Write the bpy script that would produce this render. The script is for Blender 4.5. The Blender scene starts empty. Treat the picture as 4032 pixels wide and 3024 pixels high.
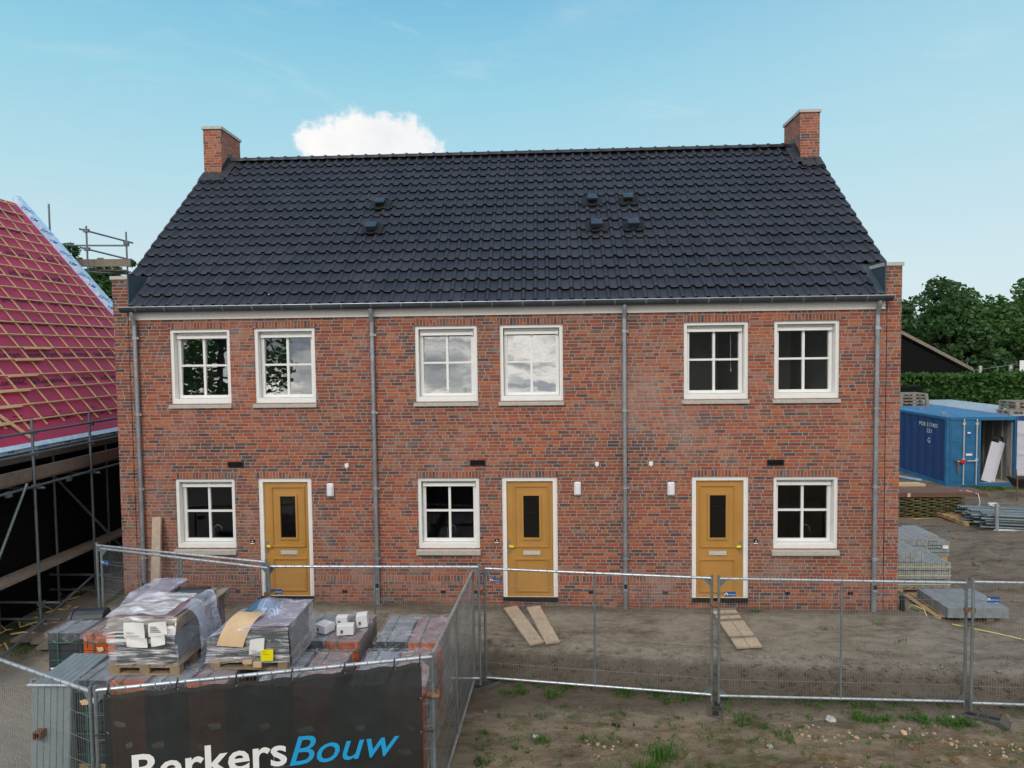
import bpy, math, random
from mathutils import Vector, Matrix, noise as mnoise
random.seed(7)
S = bpy.context.scene
COL = S.collection
R_ = math.radians

# ------------------------------------------------------------------ camera
cam_d = bpy.data.cameras.new("camera")
cam_d.sensor_fit = 'HORIZONTAL'; cam_d.sensor_width = 36.0; cam_d.lens = 23.75
cam_d.clip_start = 0.05; cam_d.clip_end = 3000
cam = bpy.data.objects.new("camera", cam_d); COL.objects.link(cam)
cR = Vector((0.9988639, 0.0459843, -0.0125018)); cU = Vector((0.0102779, 0.0482841, 0.9987808)); cF = Vector((-0.0465319, 0.9977746, -0.0477567))
m = Matrix((cR, cU, -cF)).transposed().to_4x4(); m.translation = Vector((0.0, -12.6135, 4.8698))
cam.matrix_world = m
S.camera = cam

# ------------------------------------------------------------------ world, sun, exposure
SUN_EL, SUN_AZ = R_(38), R_(197)
w = bpy.data.worlds.new("World"); S.world = w; w.use_nodes = True
wt = w.node_tree; wt.nodes.clear()

class NT:
    """small wrapper for writing node maths"""
    def __init__(s, tree): s.t = tree
    def node(s, typ, ins=None, **kw):
        n = s.t.nodes.new(typ)
        for k, v in kw.items(): setattr(n, k, v)
        if ins:
            for k, v in ins.items(): s.put(n.inputs[k], v)
        return n
    def put(s, sock, v):
        if isinstance(v, bpy.types.NodeSocket): s.t.links.new(v, sock)
        elif v is not None:
            try: sock.default_value = v
            except Exception: sock.default_value = tuple(v) + (1.0,)
    def m(s, op, a, b=None, c=None, clamp=False):
        n = s.t.nodes.new('ShaderNodeMath'); n.operation = op; n.use_clamp = clamp
        for i, v in enumerate((a, b, c)):
            if v is not None: s.put(n.inputs[i], v)
        return n.outputs[0]
    def sep(s, v):
        n = s.node('ShaderNodeSeparateXYZ', {0: v}); return n.outputs
    def comb(s, x, y, z):
        return s.node('ShaderNodeCombineXYZ', {0: x, 1: y, 2: z}).outputs[0]
    def noise(s, vec, scale, detail=3.0, rough=0.55, dist=0.0):
        n = s.node('ShaderNodeTexNoise', {'Vector': vec, 'Scale': scale, 'Detail': detail, 'Roughness': rough, 'Distortion': dist})
        return n.outputs['Fac']
    def ramp(s, fac, stops, interp='LINEAR'):
        n = s.node('ShaderNodeValToRGB', {0: fac}); cr = n.color_ramp; cr.interpolation = interp
        while len(cr.elements) < len(stops): cr.elements.new(0.5)
        for e, (p, c) in zip(cr.elements, stops):
            e.position = p; e.color = (c[0], c[1], c[2], 1) if not isinstance(c, (int, float)) else (c, c, c, 1)
        return n.outputs[0]
    def mix(s, fac, a, b, blend='MIX'):
        n = s.t.nodes.new('ShaderNodeMix'); n.data_type = 'RGBA'; n.blend_type = blend
        s.put(n.inputs[0], fac); s.put(n.inputs[6], a); s.put(n.inputs[7], b)
        return n.outputs[2]
    def step(s, x, lo, hi):
        n = s.node('ShaderNodeMapRange', {0: x, 1: lo, 2: hi, 3: 0.0, 4: 1.0}); n.interpolation_type = 'SMOOTHSTEP'; return n.outputs[0]

N = NT(wt)
sky = N.node('ShaderNodeTexSky', sky_type='NISHITA', sun_disc=False, sun_elevation=SUN_EL, sun_rotation=SUN_AZ, altitude=0, air_density=1.0, dust_density=0.6, ozone_density=1.0)
tc = N.node('ShaderNodeTexCoord').outputs['Generated']
dx, dy, dz = N.sep(tc)
el = N.m('ARCSINE', dz); az = N.m('ARCTAN2', dx, dy)
skyc = N.mix(1.0, sky.outputs[0], (0.098, 0.112, 0.105, 1), 'MULTIPLY')
grad = N.ramp(N.m('DIVIDE', el, 1.2), [(0.0, (0.72, 0.79, 0.84)), (0.09, (0.66, 0.80, 0.86)), (0.20, (0.48, 0.76, 0.86)), (0.30, (0.34, 0.69, 0.84)), (0.40, (0.205, 0.55, 0.79)), (1.0, (0.08, 0.28, 0.62))])
# paler sky towards the right
pale = N.step(az, -0.2, 0.7)
grad = N.mix(N.m('MULTIPLY', pale, 0.32), grad, (0.62, 0.80, 0.87, 1))
base = N.mix(0.88, skyc, grad)
# thin streaks
sv = N.comb(N.m('MULTIPLY', az, 3.0), N.m('MULTIPLY', el, 11.0), 0.0)
st = N.step(N.noise(sv, 1.6, 5.0, 0.6, 0.4), 0.50, 0.85)
base = N.mix(N.m('MULTIPLY', st, 0.24), base, (0.80, 0.86, 0.88, 1))
wisp_v = N.comb(N.m('MULTIPLY', N.m('ADD', az, N.m('MULTIPLY', el, 1.2)), 14.0), N.m('MULTIPLY', N.m('ADD', el, N.m('MULTIPLY', az, 0.25)), 60.0), 3.0)
wisp = N.m('MULTIPLY', N.step(N.noise(wisp_v, 0.55, 4.0, 0.6), 0.62, 0.86), 0.24)
base = N.mix(wisp, base, (0.85, 0.90, 0.91, 1))
# the white cumulus above the ridge
ca = N.m('DIVIDE', N.m('SUBTRACT', az, R_(-13.9)), R_(5.9)); ce = N.m('DIVIDE', N.m('SUBTRACT', el, R_(15.3)), R_(3.75))
rr = N.m('POWER', N.m('ADD', N.m('POWER', N.m('ABSOLUTE', ca), 2.6), N.m('POWER', N.m('ABSOLUTE', ce), 2.6)), 1 / 2.6)
cv = N.comb(N.m('MULTIPLY', az, 20.0), N.m('MULTIPLY', el, 20.0), 1.7)
cn = N.noise(cv, 1.5, 7.0, 0.62)
edge = N.m('ADD', N.m('SUBTRACT', 1.0, rr), N.m('MULTIPLY', N.m('SUBTRACT', cn, 0.5), 1.0))
cm = N.step(edge, -0.08, 0.17)
shade = N.noise(cv, 0.6, 3.0, 0.5)
base = N.mix(cm, base, N.ramp(shade, [(0.3, (0.86, 0.88, 0.91)), (0.6, (0.99, 0.98, 0.97))]))
# high broken cloud over the half of the sky behind the viewer
back = N.step(N.m('MULTIPLY', dy, -1.0), -0.25, 0.35)
bv = N.comb(N.m('MULTIPLY', dx, 2.2), N.m('MULTIPLY', dy, 2.2), N.m('MULTIPLY', dz, 9.0))
bn = N.noise(bv, 1.5, 6.0, 0.6, 0.6)
bcol = N.ramp(bn, [(0.34, (0.34, 0.38, 0.43)), (0.46, (0.92, 0.92, 0.90)), (0.56, (2.25, 2.12, 1.95)), (0.68, (0.78, 0.82, 0.86))])
base = N.mix(N.m('MULTIPLY', back, 0.9), base, bcol)
bg = N.node('ShaderNodeBackground', {0: base, 1: 1.0})
wo = N.node('ShaderNodeOutputWorld'); wt.links.new(bg.outputs[0], wo.inputs[0])

sl = bpy.data.lights.new("sun", 'SUN'); sl.energy = 1.15; sl.angle = R_(16); sl.color = (1.0, 0.965, 0.92)
sun = bpy.data.objects.new("sun", sl); COL.objects.link(sun)
sd = Vector((math.sin(SUN_AZ) * math.cos(SUN_EL), math.cos(SUN_AZ) * math.cos(SUN_EL), math.sin(SUN_EL)))
sun.rotation_euler = sd.to_track_quat('Z', 'Y').to_euler(); sun.location = sd * 60
vs = S.view_settings
vs.view_transform = 'Standard'; vs.look = 'None'; vs.gamma = 1.0; vs.exposure = 0.0; vs.use_curve_mapping = False
S.cycles.use_denoising = True
S.cycles.max_bounces = 8; S.cycles.transparent_max_bounces = 24; S.cycles.sample_clamp_indirect = 6

# ------------------------------------------------------------------ helpers
def wloc(o):
    v = Vector((0, 0, 0))
    while o is not None:
        v = v + o.location; o = o.parent
    return v

def tag(o, label=None, cat=None, group=None, kind=None):
    if label: o['label'] = label
    if cat: o['category'] = cat
    if group: o['group'] = group
    if kind: o['kind'] = kind
    return o

def thing(name, loc, label, cat, group=None, rz=0.0):
    o = bpy.data.objects.new(name, None); o.empty_display_size = 0.2
    COL.objects.link(o); o.location = loc; o.rotation_euler = (0, 0, rz)
    return tag(o, label, cat, group)

class MB:
    def __init__(s): s.v = []; s.f = []; s.mi = []; s.sm = []
    def add(s, vs, fs, mi=0, smooth=False):
        b = len(s.v); s.v += [tuple(p) for p in vs]
        for f in fs:
            s.f.append(tuple(b + i for i in f)); s.mi.append(mi); s.sm.append(smooth)
        return s
    def box(s, x0, x1, y0, y1, z0, z1, mi=0):
        return s.add([(x0, y0, z0), (x1, y0, z0), (x1, y1, z0), (x0, y1, z0), (x0, y0, z1), (x1, y0, z1), (x1, y1, z1), (x0, y1, z1)],
                     [(0, 3, 2, 1), (4, 5, 6, 7), (0, 1, 5, 4), (1, 2, 6, 5), (2, 3, 7, 6), (3, 0, 4, 7)], mi)
    def bbox(s, x0, x1, y0, y1, z0, z1, b=0.01, mi=0):
        """box with bevelled edges (octagonal section in plan and eased top)"""
        vs = []
        for z, i in ((z0, b), (z0 + b, 0), (z1 - b, 0), (z1, b)):
            for (x, y) in ((x0 + b + i, y0 + i), (x1 - b - i, y0 + i), (x1 - i, y0 + b + i), (x1 - i, y1 - b - i), (x1 - b - i, y1 - i), (x0 + b + i, y1 - i), (x0 + i, y1 - b - i), (x0 + i, y0 + b + i)):
                vs.append((x, y, z))
        fs = [tuple(range(7, -1, -1)), tuple(range(24, 32))]
        for k in range(3):
            for j in range(8):
                a = k * 8 + j; c = k * 8 + (j + 1) % 8
                fs.append((a, c, c + 8, a + 8))
        return s.add(vs, fs, mi)
    def obox(s, c, ax, ay, az, mi=0):
        """oriented box: centre and three half axis vectors"""
        c, ax, ay, az = Vector(c), Vector(ax), Vector(ay), Vector(az)
        vs = [c + sx * ax + sy * ay + sz * az for sz in (-1, 1) for (sx, sy) in ((-1, -1), (1, -1), (1, 1), (-1, 1))]
        return s.add(vs, [(0, 3, 2, 1), (4, 5, 6, 7), (0, 1, 5, 4), (1, 2, 6, 5), (2, 3, 7, 6), (3, 0, 4, 7)], mi)
    def plank(s, p, q, wid, th, up=(0, 0, 1), mi=0):
        p, q = Vector(p), Vector(q); d = (q - p); L = d.length; d.normalize()
        sd_ = d.cross(Vector(up)).normalized(); u2 = sd_.cross(d).normalized()
        return s.obox((p + q) / 2, d * L / 2, sd_ * wid / 2, u2 * th / 2, mi)
    def tube(s, p, q, r, n=8, mi=0, caps=True, r2=None):
        return s.path([p, q], r, n, mi, caps, [r, r if r2 is None else r2])
    def path(s, pts, r, n=8, mi=0, caps=True, rs=None):
        pts = [Vector(p) for p in pts]; rings = []
        up = None
        for i, p in enumerate(pts):
            if i == 0: d = pts[1] - pts[0]
            elif i == len(pts) - 1: d = pts[-1] - pts[-2]
            else: d = (pts[i + 1] - p).normalized() + (p - pts[i - 1]).normalized()
            d.normalize()
            if up is None:
                up = Vector((0, 0, 1)) if abs(d.z) < 0.9 else Vector((1, 0, 0))
            a = d.cross(up).normalized(); b = a.cross(d).normalized(); up = b
            rad = rs[i] if rs else r
            rings.append([p + (a * math.cos(t) + b * math.sin(t)) * rad for t in [2 * math.pi * k / n for k in range(n)]])
        vs = [v for rg in rings for v in rg]; fs = []
        for i in range(len(pts) - 1):
            for k in range(n):
                fs.append((i * n + k, i * n + (k + 1) % n, (i + 1) * n + (k + 1) % n, (i + 1) * n + k))
        s.add(vs, fs, mi, True)
        if caps:
            s.add(rings[0], [tuple(range(n - 1, -1, -1))], mi); s.add(rings[-1], [tuple(range(n))], mi)
        return s
    def grid(s, nx, ny, fn, mi=0, smooth=True):
        vs = [fn(i / nx, j / ny) for j in range(ny + 1) for i in range(nx + 1)]
        fs = [(j * (nx + 1) + i, j * (nx + 1) + i + 1, (j + 1) * (nx + 1) + i + 1, (j + 1) * (nx + 1) + i) for j in range(ny) for i in range(nx)]
        return s.add(vs, fs, mi, smooth)
    def mesh(s, tm, fn, mi=0):
        """append a (verts, faces) pair through a mapping"""
        return s.add([fn(*v) for v in tm[0]], tm[1], mi)
    def build(s, name, mats, parent=None, origin=None):
        me = bpy.data.meshes.new(name)
        o = bpy.data.objects.new(name, me)
        if parent is not None: off = wloc(parent)
        elif origin is not None: off = Vector(origin)
        else: off = Vector((0, 0, 0))
        me.from_pydata([(a - off.x, b - off.y, c - off.z) for a, b, c in s.v], [], s.f)
        for mt in (mats if isinstance(mats, (list, tuple)) else [mats]): me.materials.append(mt)
        me.polygons.foreach_set('material_index', s.mi); me.polygons.foreach_set('use_smooth', s.sm)
        me.update()
        COL.objects.link(o)
        if parent is not None: o.parent = parent
        elif origin is not None: o.location = origin
        return o

def text_mesh(txt, size=1.0, shear=0.0, bold=0.0):
    cu = bpy.data.curves.new("t", 'FONT'); cu.body = txt; cu.size = size; cu.shear = shear; cu.offset = bold; cu.resolution_u = 3
    o = bpy.data.objects.new("t", cu); COL.objects.link(o)
    dg = bpy.context.evaluated_depsgraph_get(); me = bpy.data.meshes.new_from_object(o.evaluated_get(dg))
    r = ([tuple(v.co) for v in me.vertices], [tuple(p.vertices) for p in me.polygons])
    bpy.data.objects.remove(o); bpy.data.curves.remove(cu); bpy.data.meshes.remove(me)
    return r
def tm_size(tm):
    xs = [v[0] for v in tm[0]]; ys = [v[1] for v in tm[0]]
    return min(xs), max(xs), min(ys), max(ys)

def copy_tree(o, parent=None):
    c = o.copy(); COL.objects.link(c)
    if parent is not None: c.parent = parent
    for ch in list(o.children): copy_tree(ch, c)
    return c

# ------------------------------------------------------------------ materials
def newmat(name):
    mt = bpy.data.materials.new(name); mt.use_nodes = True; t = mt.node_tree; t.nodes.clear()
    n = NT(t); out = n.node('ShaderNodeOutputMaterial'); return mt, n, out
def principled(n, out, **ins):
    p = n.node('ShaderNodeBsdfPrincipled')
    for k, v in ins.items(): n.put(p.inputs[k.replace('_', ' ')], v)
    n.t.links.new(p.outputs[0], out.inputs[0]); return p
def pos(n): return n.node('ShaderNodeNewGeometry').outputs['Position']
def objc(n): return n.node('ShaderNodeTexCoord').outputs['Object']

def simple(name, col, rough=0.6, metal=0.0, var=0.25, scale=6.0, stretch=(1, 1, 1), spec=0.5, bump=0.0, bscale=40.0, col2=None):
    mt, n, out = newmat(name)
    mp = n.node('ShaderNodeMapping', {0: pos(n)}); mp.inputs['Scale'].default_value = stretch
    v = mp.outputs[0]
    f = n.noise(v, scale, 5.0, 0.6)
    c2 = col2 if col2 else tuple(c * (1 - var) for c in col)
    c1 = col if col2 else tuple(min(1, c * (1 + var * 0.6)) for c in col)
    c = n.ramp(f, [(0.3, c2), (0.7, c1)])
    p = principled(n, out, Base_Color=c, Roughness=n.m('ADD', rough - 0.07, n.m('MULTIPLY', f, 0.14)), Metallic=metal)
    p.inputs['Specular IOR Level'].default_value = spec
    if bump:
        b = n.node('ShaderNodeBump', {'Strength': bump, 'Distance': 0.01, 'Height': n.noise(v, bscale, 4.0)})
        n.t.links.new(b.outputs[0], p.inputs['Normal'])
    return mt

def brick_mat(name, soldier=False, dull=0.0):
    mt, n, out = newmat(name)
    P = pos(n); x, y, z = n.sep(P)
    wob = n.noise(P, 22.0, 2.0)
    u = n.m('ADD', n.m('ADD', x, y), n.m('MULTIPLY', n.m('SUBTRACT', wob, 0.5), 0.012))
    wob2 = n.noise(P, 15.0, 2.0)
    v = n.m('ADD', z, n.m('MULTIPLY', n.m('SUBTRACT', wob2, 0.5), 0.009))
    if soldier:
        u, v = n.m('ADD', v, 50.0), u
        H, W, J = 0.0628, 0.60, 0.012
    else:
        H, W, J = 0.0625, 0.222, 0.0135
    rv = n.m('DIVIDE', v, H); row = n.m('FLOOR', rv); fv = n.m('FRACT', rv)
    rn = n.node('ShaderNodeTexWhiteNoise', {'W': row}, noise_dimensions='1D').outputs['Value']
    uu = n.m('ADD', n.m('DIVIDE', u, W), n.m('MULTIPLY', rn, 7.0)); c0 = n.m('FLOOR', uu); fu = n.m('FRACT', uu)
    if not soldier:
        hd = n.node('ShaderNodeTexWhiteNoise', {'Vector': n.comb(c0, row, 5.0)}, noise_dimensions='3D').outputs['Value']
        isH = n.m('LESS_THAN', hd, 0.24)
        fu2 = n.m('MULTIPLY', fu, 2.0); sub = n.m('MULTIPLY', n.m('FLOOR', fu2), isH)
        fuh = n.m('FRACT', fu2)
        du = n.m('ADD', n.m('MULTIPLY', isH, n.m('MULTIPLY', fuh, W / 2)), n.m('MULTIPLY', n.m('SUBTRACT', 1.0, isH), n.m('MULTIPLY', fu, W)))
        mu = n.step(du, J * 0.75, J * 1.25)
    else:
        sub = 0.0; mu = 1.0
    mv = n.step(n.m('MULTIPLY', fv, H), J * 0.75, J * 1.25)
    mask = n.m('MULTIPLY', mu, mv)
    idv = n.comb(n.m('ADD', n.m('MULTIPLY', c0, 2.0), sub), row, 1.0)
    wn = n.node('ShaderNodeTexWhiteNoise', {'Vector': idv}, noise_dimensions='3D')
    rnd = wn.outputs['Value']
    big = n.noise(P, 0.55, 4.0, 0.62)
    pick = n.m('ADD', rnd, n.m('MULTIPLY', n.m('SUBTRACT', big, 0.48), 1.25), clamp=True)
    pal = n.ramp(pick, [(0.0, (0.112, 0.068, 0.070)), (0.06, (0.160, 0.076, 0.069)), (0.14, (0.185, 0.128, 0.096)), (0.17, (0.235, 0.077, 0.053)), (0.36, (0.325, 0.083, 0.047)), (0.58, (0.385, 0.100, 0.047)), (0.80, (0.45, 0.134, 0.055)), (0.95, (0.36, 0.15, 0.105))], 'CONSTANT')
    fine = n.noise(P, 60.0, 4.0, 0.7)
    pal = n.mix(n.m('MULTIPLY', n.m('SUBTRACT', fine, 0.35), 0.9, clamp=True), pal, n.mix(1.0, pal, (0.55, 0.5, 0.5, 1), 'MULTIPLY'))
    efn = n.step(n.noise(P, 0.75, 5.0, 0.65), 0.52, 0.74)
    low = n.step(z, 2.6, 0.1)
    tone = n.step(n.noise(P, 0.42, 4.0, 0.6), 0.40, 0.62)
    pal = n.mix(n.m('MULTIPLY', tone, 0.75), pal, n.mix(1.0, pal, (0.66, 0.84, 0.98, 1), 'MULTIPLY'))
    ef = n.m('MULTIPLY', efn, n.m('ADD', 0.36, n.m('MULTIPLY', low, 0.22)))
    pal = n.mix(ef, pal, (0.31, 0.215, 0.190, 1))
    mort = n.mix(n.noise(P, 9.0, 3.0), (0.26, 0.235, 0.207, 1), (0.375, 0.345, 0.308, 1))
    c = n.mix(mask, mort, pal)
    bloom = n.step(n.noise(n.comb(n.m('MULTIPLY', u, 1.0), n.m('MULTIPLY', v, 0.5), 7.0) if not soldier else P, 0.9, 6.0, 0.74), 0.50, 0.72)
    c = n.mix(n.m('MULTIPLY', bloom, 0.38), c, (0.42, 0.33, 0.29, 1))
    wet = n.m('MULTIPLY', n.step(n.m('ADD', z, n.m('MULTIPLY', n.noise(P, 2.0, 4.0), 0.5)), 0.62, 0.28), 0.35)
    c = n.mix(wet, c, n.mix(1.0, c, (0.62, 0.58, 0.55, 1), 'MULTIPLY'))
    p = principled(n, out, Base_Color=c, Roughness=0.9)
    p.inputs['Specular IOR Level'].default_value = 0.25
    h = n.m('ADD', n.m('MULTIPLY', mask, 1.0), n.m('MULTIPLY', fine, 0.55))
    b = n.node('ShaderNodeBump', {'Strength': 0.8, 'Distance': 0.008, 'Height': h})
    n.t.links.new(b.outputs[0], p.inputs['Normal'])
    return mt

def wood(name, col, dark=0.55, along=(0.7, 0.7, 0.7)):
    mt, n, out = newmat(name)
    mp = n.node('ShaderNodeMapping', {0: pos(n)}); mp.inputs['Scale'].default_value = along
    f = n.noise(mp.outputs[0], 18.0, 6.0, 0.65, 0.6); g = n.noise(pos(n), 2.2, 3.0)
    c = n.ramp(n.m('ADD', n.m('MULTIPLY', f, 0.6), n.m('MULTIPLY', g, 0.4)), [(0.32, tuple(a * dark for a in col)), (0.62, col), (0.8, tuple(min(1, a * 1.25) for a in col))])
    p = principled(n, out, Base_Color=c, Roughness=0.8)
    b = n.node('ShaderNodeBump', {'Strength': 0.4, 'Distance': 0.004, 'Height': f}); n.t.links.new(b.outputs[0], p.inputs['Normal'])
    return mt

def zinc(name, col, rough=0.42):
    mt, n, out = newmat(name)
    f = n.noise(pos(n), 25.0, 5.0, 0.7); g = n.noise(pos(n), 3.0, 3.0)
    c = n.ramp(n.m('ADD', n.m('MULTIPLY', f, 0.55), n.m('MULTIPLY', g, 0.45)), [(0.35, tuple(a * 0.7 for a in col)), (0.65, tuple(min(1, a * 1.2) for a in col))])
    principled(n, out, Base_Color=c, Roughness=n.m('ADD', rough - 0.1, n.m('MULTIPLY', g, 0.25)), Metallic=0.65)
    return mt

def film(name, tint=(0.86, 0.89, 0.96), lo=0.10, hi=0.75, stretch=(1, 1, 9), scale=5.0, spread=(0.42, 0.68), streak=0.3, bump=0.25):
    """clear stretch film: partly see-through, whitish folds, sky glints put into tint and opacity"""
    mt, n, out = newmat(name)
    mp = n.node('ShaderNodeMapping', {0: pos(n)}); mp.inputs['Scale'].default_value = stretch
    f = n.noise(mp.outputs[0], scale, 3.0, 0.5, 0.6)
    soft = n.noise(pos(n), 3.0, 2.0)
    g = n.noise(mp.outputs[0], scale * 0.55, 2.0, 0.5, 1.2)
    line = n.m('SUBTRACT', 1.0, n.step(n.m('ABSOLUTE', n.m('SUBTRACT', g, 0.5)), 0.0, 0.022))  # thin bright ridges: glints on the film drawn as streaks
    a = n.m('ADD', lo, n.m('MULTIPLY', n.m('MULTIPLY', n.step(f, *spread), n.step(soft, 0.25, 0.65)), hi - lo))
    a = n.m('ADD', a, n.m('MULTIPLY', line, streak), clamp=True)
    p = n.node('ShaderNodeBsdfPrincipled', {'Base Color': tint + (1,), 'Roughness': 0.18})
    b = n.node('ShaderNodeBump', {'Strength': bump, 'Distance': 0.02, 'Height': f}); n.t.links.new(b.outputs[0], p.inputs['Normal'])
    tr = n.node('ShaderNodeBsdfTransparent', {0: (0.97, 0.98, 1.0, 1)})
    mx = n.node('ShaderNodeMixShader', {0: a}); n.t.links.new(tr.outputs[0], mx.inputs[1]); n.t.links.new(p.outputs[0], mx.inputs[2])
    n.t.links.new(mx.outputs[0], out.inputs[0]); return mt

def glass_mat(name, refl=0.25, tint=(0.55, 0.6, 0.6)):
    mt, n, out = newmat(name)
    gl = n.node('ShaderNodeBsdfGlossy', {'Color': (0.97, 0.98, 1.0, 1), 'Roughness': 0.0})
    wv = n.noise(pos(n), 2.5, 2.0); b = n.node('ShaderNodeBump', {'Strength': 0.05, 'Distance': 0.02, 'Height': wv}); n.t.links.new(b.outputs[0], gl.inputs['Normal'])
    tr = n.node('ShaderNodeBsdfTransparent', {0: tint + (1,)})
    fr = n.node('ShaderNodeFresnel', {'IOR': 1.5})
    fac = n.m('ADD', refl, n.m('MULTIPLY', fr.outputs[0], 0.8), clamp=True)
    mx = n.node('ShaderNodeMixShader', {0: fac}); n.t.links.new(tr.outputs[0], mx.inputs[1]); n.t.links.new(gl.outputs[0], mx.inputs[2])
    n.t.links.new(mx.outputs[0], out.inputs[0]); return mt

M = {}
M['brick'] = brick_mat('brick'); M['soldier'] = brick_mat('brick_on_end', True)
M['white'] = simple('white_paint', (0.80, 0.80, 0.785), 0.35, var=0.04)
M['fascia'] = simple('fascia_white', (0.72, 0.71, 0.69), 0.6, var=0.10, scale=30, stretch=(3, 3, 0.3))
M['ochre'] = simple('ochre_paint', (0.45, 0.235, 0.060), 0.36, var=0.10, scale=1.6, bump=0.06, bscale=60)
M['black'] = simple('black_plastic', (0.012, 0.012, 0.013), 0.45)
M['darkglass'] = simple('dark_glass', (0.006, 0.006, 0.006), 0.06, var=0.0)
M['concrete'] = simple('concrete_sill', (0.44, 0.42, 0.375), 0.8, var=0.15, scale=14, bump=0.2)
M['capstone'] = simple('cap_stone', (0.46, 0.45, 0.43), 0.75, var=0.15, scale=10)
M['tile'] = simple('roof_tile', (0.026, 0.028, 0.041), 0.45, var=0.20, scale=3.5, spec=0.55)
M['ventflash'] = simple('vent_flashing', (0.005, 0.006, 0.007), 0.75, var=0.2)
M['tilevent'] = simple('vent_plastic', (0.030, 0.046, 0.072), 0.32, var=0.1)
M['lead'] = simple('lead_flashing', (0.028, 0.034, 0.042), 0.5, var=0.35, scale=9, spec=0.5)
M['zinc'] = zinc('zinc', (0.33, 0.37, 0.41)); M['zincdark'] = zinc('zinc_dark', (0.085, 0.105, 0.13), 0.55)
M['zincclad'] = simple('zinc_clad', (0.05, 0.075, 0.095), 0.45, var=0.2)
M['galv'] = zinc('galvanised', (0.55, 0.59, 0.63), 0.30); M['galvdark'] = zinc('galvanised_dark', (0.24, 0.28, 0.30), 0.5); M['galvrail'] = zinc('galvanised_rail', (0.52, 0.56, 0.60), 0.33)  # rails use a brighter copy; their white highlights are put into the colour
M['scaff'] = zinc('scaffold_tube', (0.17, 0.21, 0.235), 0.5)
M['wire'] = zinc('fence_wire', (0.34, 0.36, 0.37), 0.5)
M['glass'] = glass_mat('pane_bright', 0.34); M['glassdim'] = glass_mat('pane_dim', 0.085, (0.75, 0.8, 0.8)); M['glassdark'] = glass_mat('pane_dark', 0.012, (0.6, 0.65, 0.66)); M['glassclear'] = glass_mat('pane_clear', 0.06, (0.97, 0.98, 0.97))
M['roomlight'] = simple('lit_room_wall', (0.66, 0.66, 0.59), 0.9, var=0.05)  # paler wall copy: daylight in the room is put into the colour
M['roomlow'] = simple('dim_kitchen_wall', (0.06, 0.065, 0.068), 0.9, var=0.05)  # darker wall copy: the dimness downstairs is put into the colour
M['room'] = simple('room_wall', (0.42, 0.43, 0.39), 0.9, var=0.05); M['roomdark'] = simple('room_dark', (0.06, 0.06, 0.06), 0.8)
M['worktop'] = simple('worktop', (0.30, 0.30, 0.29), 0.4, var=0.1); M['chrome'] = zinc('chrome', (0.7, 0.7, 0.7), 0.2)
M['lamp'] = simple('lamp_shell', (0.74, 0.75, 0.82), 0.3, var=0.03)
M['yellow'] = simple('yellow_tape', (0.75, 0.62, 0.02), 0.5, var=0.05)
M['alu'] = simple('satin_aluminium', (0.60, 0.60, 0.58), 0.4, 0.3, var=0.05)
M['steel'] = simple('handle_plate', (0.36, 0.34, 0.30), 0.4, 0.6, var=0.1)
M['pine'] = wood('batten_pine', (0.62, 0.43, 0.22), 0.75)
M['oldwood'] = wood('weathered_board', (0.50, 0.40, 0.30), 0.68); M['greywood'] = wood('grey_board', (0.27, 0.22, 0.18))
M['scaffboard'] = wood('scaffold_board', (0.19, 0.155, 0.13), 0.6)
M['pallet'] = wood('pallet_wood', (0.33, 0.24, 0.15)); M['palletnew'] = wood('new_pallet_wood', (0.50, 0.34, 0.18))
M['palletgrey'] = wood('grey_pallet_wood', (0.33, 0.29, 0.24))
M['membrane'] = simple('pink_membrane', (0.43, 0.034, 0.100), 0.55, var=0.24, scale=1.3, bump=0.25, bscale=9)
M['print'] = simple('dark_print', (0.030, 0.004, 0.016), 0.6); M['printblue'] = simple('blue_print', (0.02, 0.20, 0.55), 0.6)
M['foil'] = simple('blue_white_foil', (0.66, 0.80, 0.92), 0.35, col2=(0.30, 0.56, 0.82), scale=9)
M['blackboard'] = simple('black_timber_and_shade', (0.005, 0.005, 0.006), 0.8, spec=0.15)
M['rubber'] = simple('rubber_block', (0.085, 0.076, 0.066), 0.85, var=0.35, scale=12, bump=0.3)
M['brass'] = simple('clamp_zinc', (0.50, 0.38, 0.18), 0.35, 0.7)
M['signblue'] = simple('sign_blue', (0.018, 0.085, 0.26), 0.4, var=0.05); M['signwhite'] = simple('sign_white', (0.8, 0.8, 0.8), 0.5, var=0.02)
M['cyan'] = simple('print_cyan', (0.010, 0.33, 0.66), 0.5, var=0.02)
M['tilegrey'] = simple('slate_tile_face', (0.030, 0.037, 0.046), 0.5, var=0.2)
M['tilegreytop'] = simple('slate_tile_edge', (0.26, 0.265, 0.30), 0.5, var=0.3, scale=5)
M['tileorange'] = simple('orange_tile_face', (0.46, 0.095, 0.022), 0.6, var=0.25, scale=9)
M['tileorangetop'] = simple('orange_tile_edge', (0.31, 0.215, 0.215), 0.5, var=0.35, scale=5)
M['strap'] = simple('green_strap', (0.03, 0.16, 0.10), 0.5); M['strapyellow'] = simple('yellow_strap', (0.62, 0.52, 0.18), 0.5, var=0.05)
M['film'] = film('clear_wrap', lo=0.05, hi=0.22, stretch=(2.5, 2.5, 2.5), scale=2.5, streak=0.22)
M['filmheavy'] = film('streaky_wrap', (0.93, 0.95, 0.98), lo=0.08, hi=0.86, stretch=(0.8, 0.8, 10), scale=3.0, spread=(0.43, 0.70), streak=0.25)
M['filmtop'] = film('sky_lit_top_wrap', (0.92, 0.95, 1.0), lo=0.30, hi=0.92, stretch=(1.5, 3.5, 2), scale=2.4, spread=(0.38, 0.66), streak=0.2)  # film on top: the bright sky reflection is put into the tint
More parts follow.
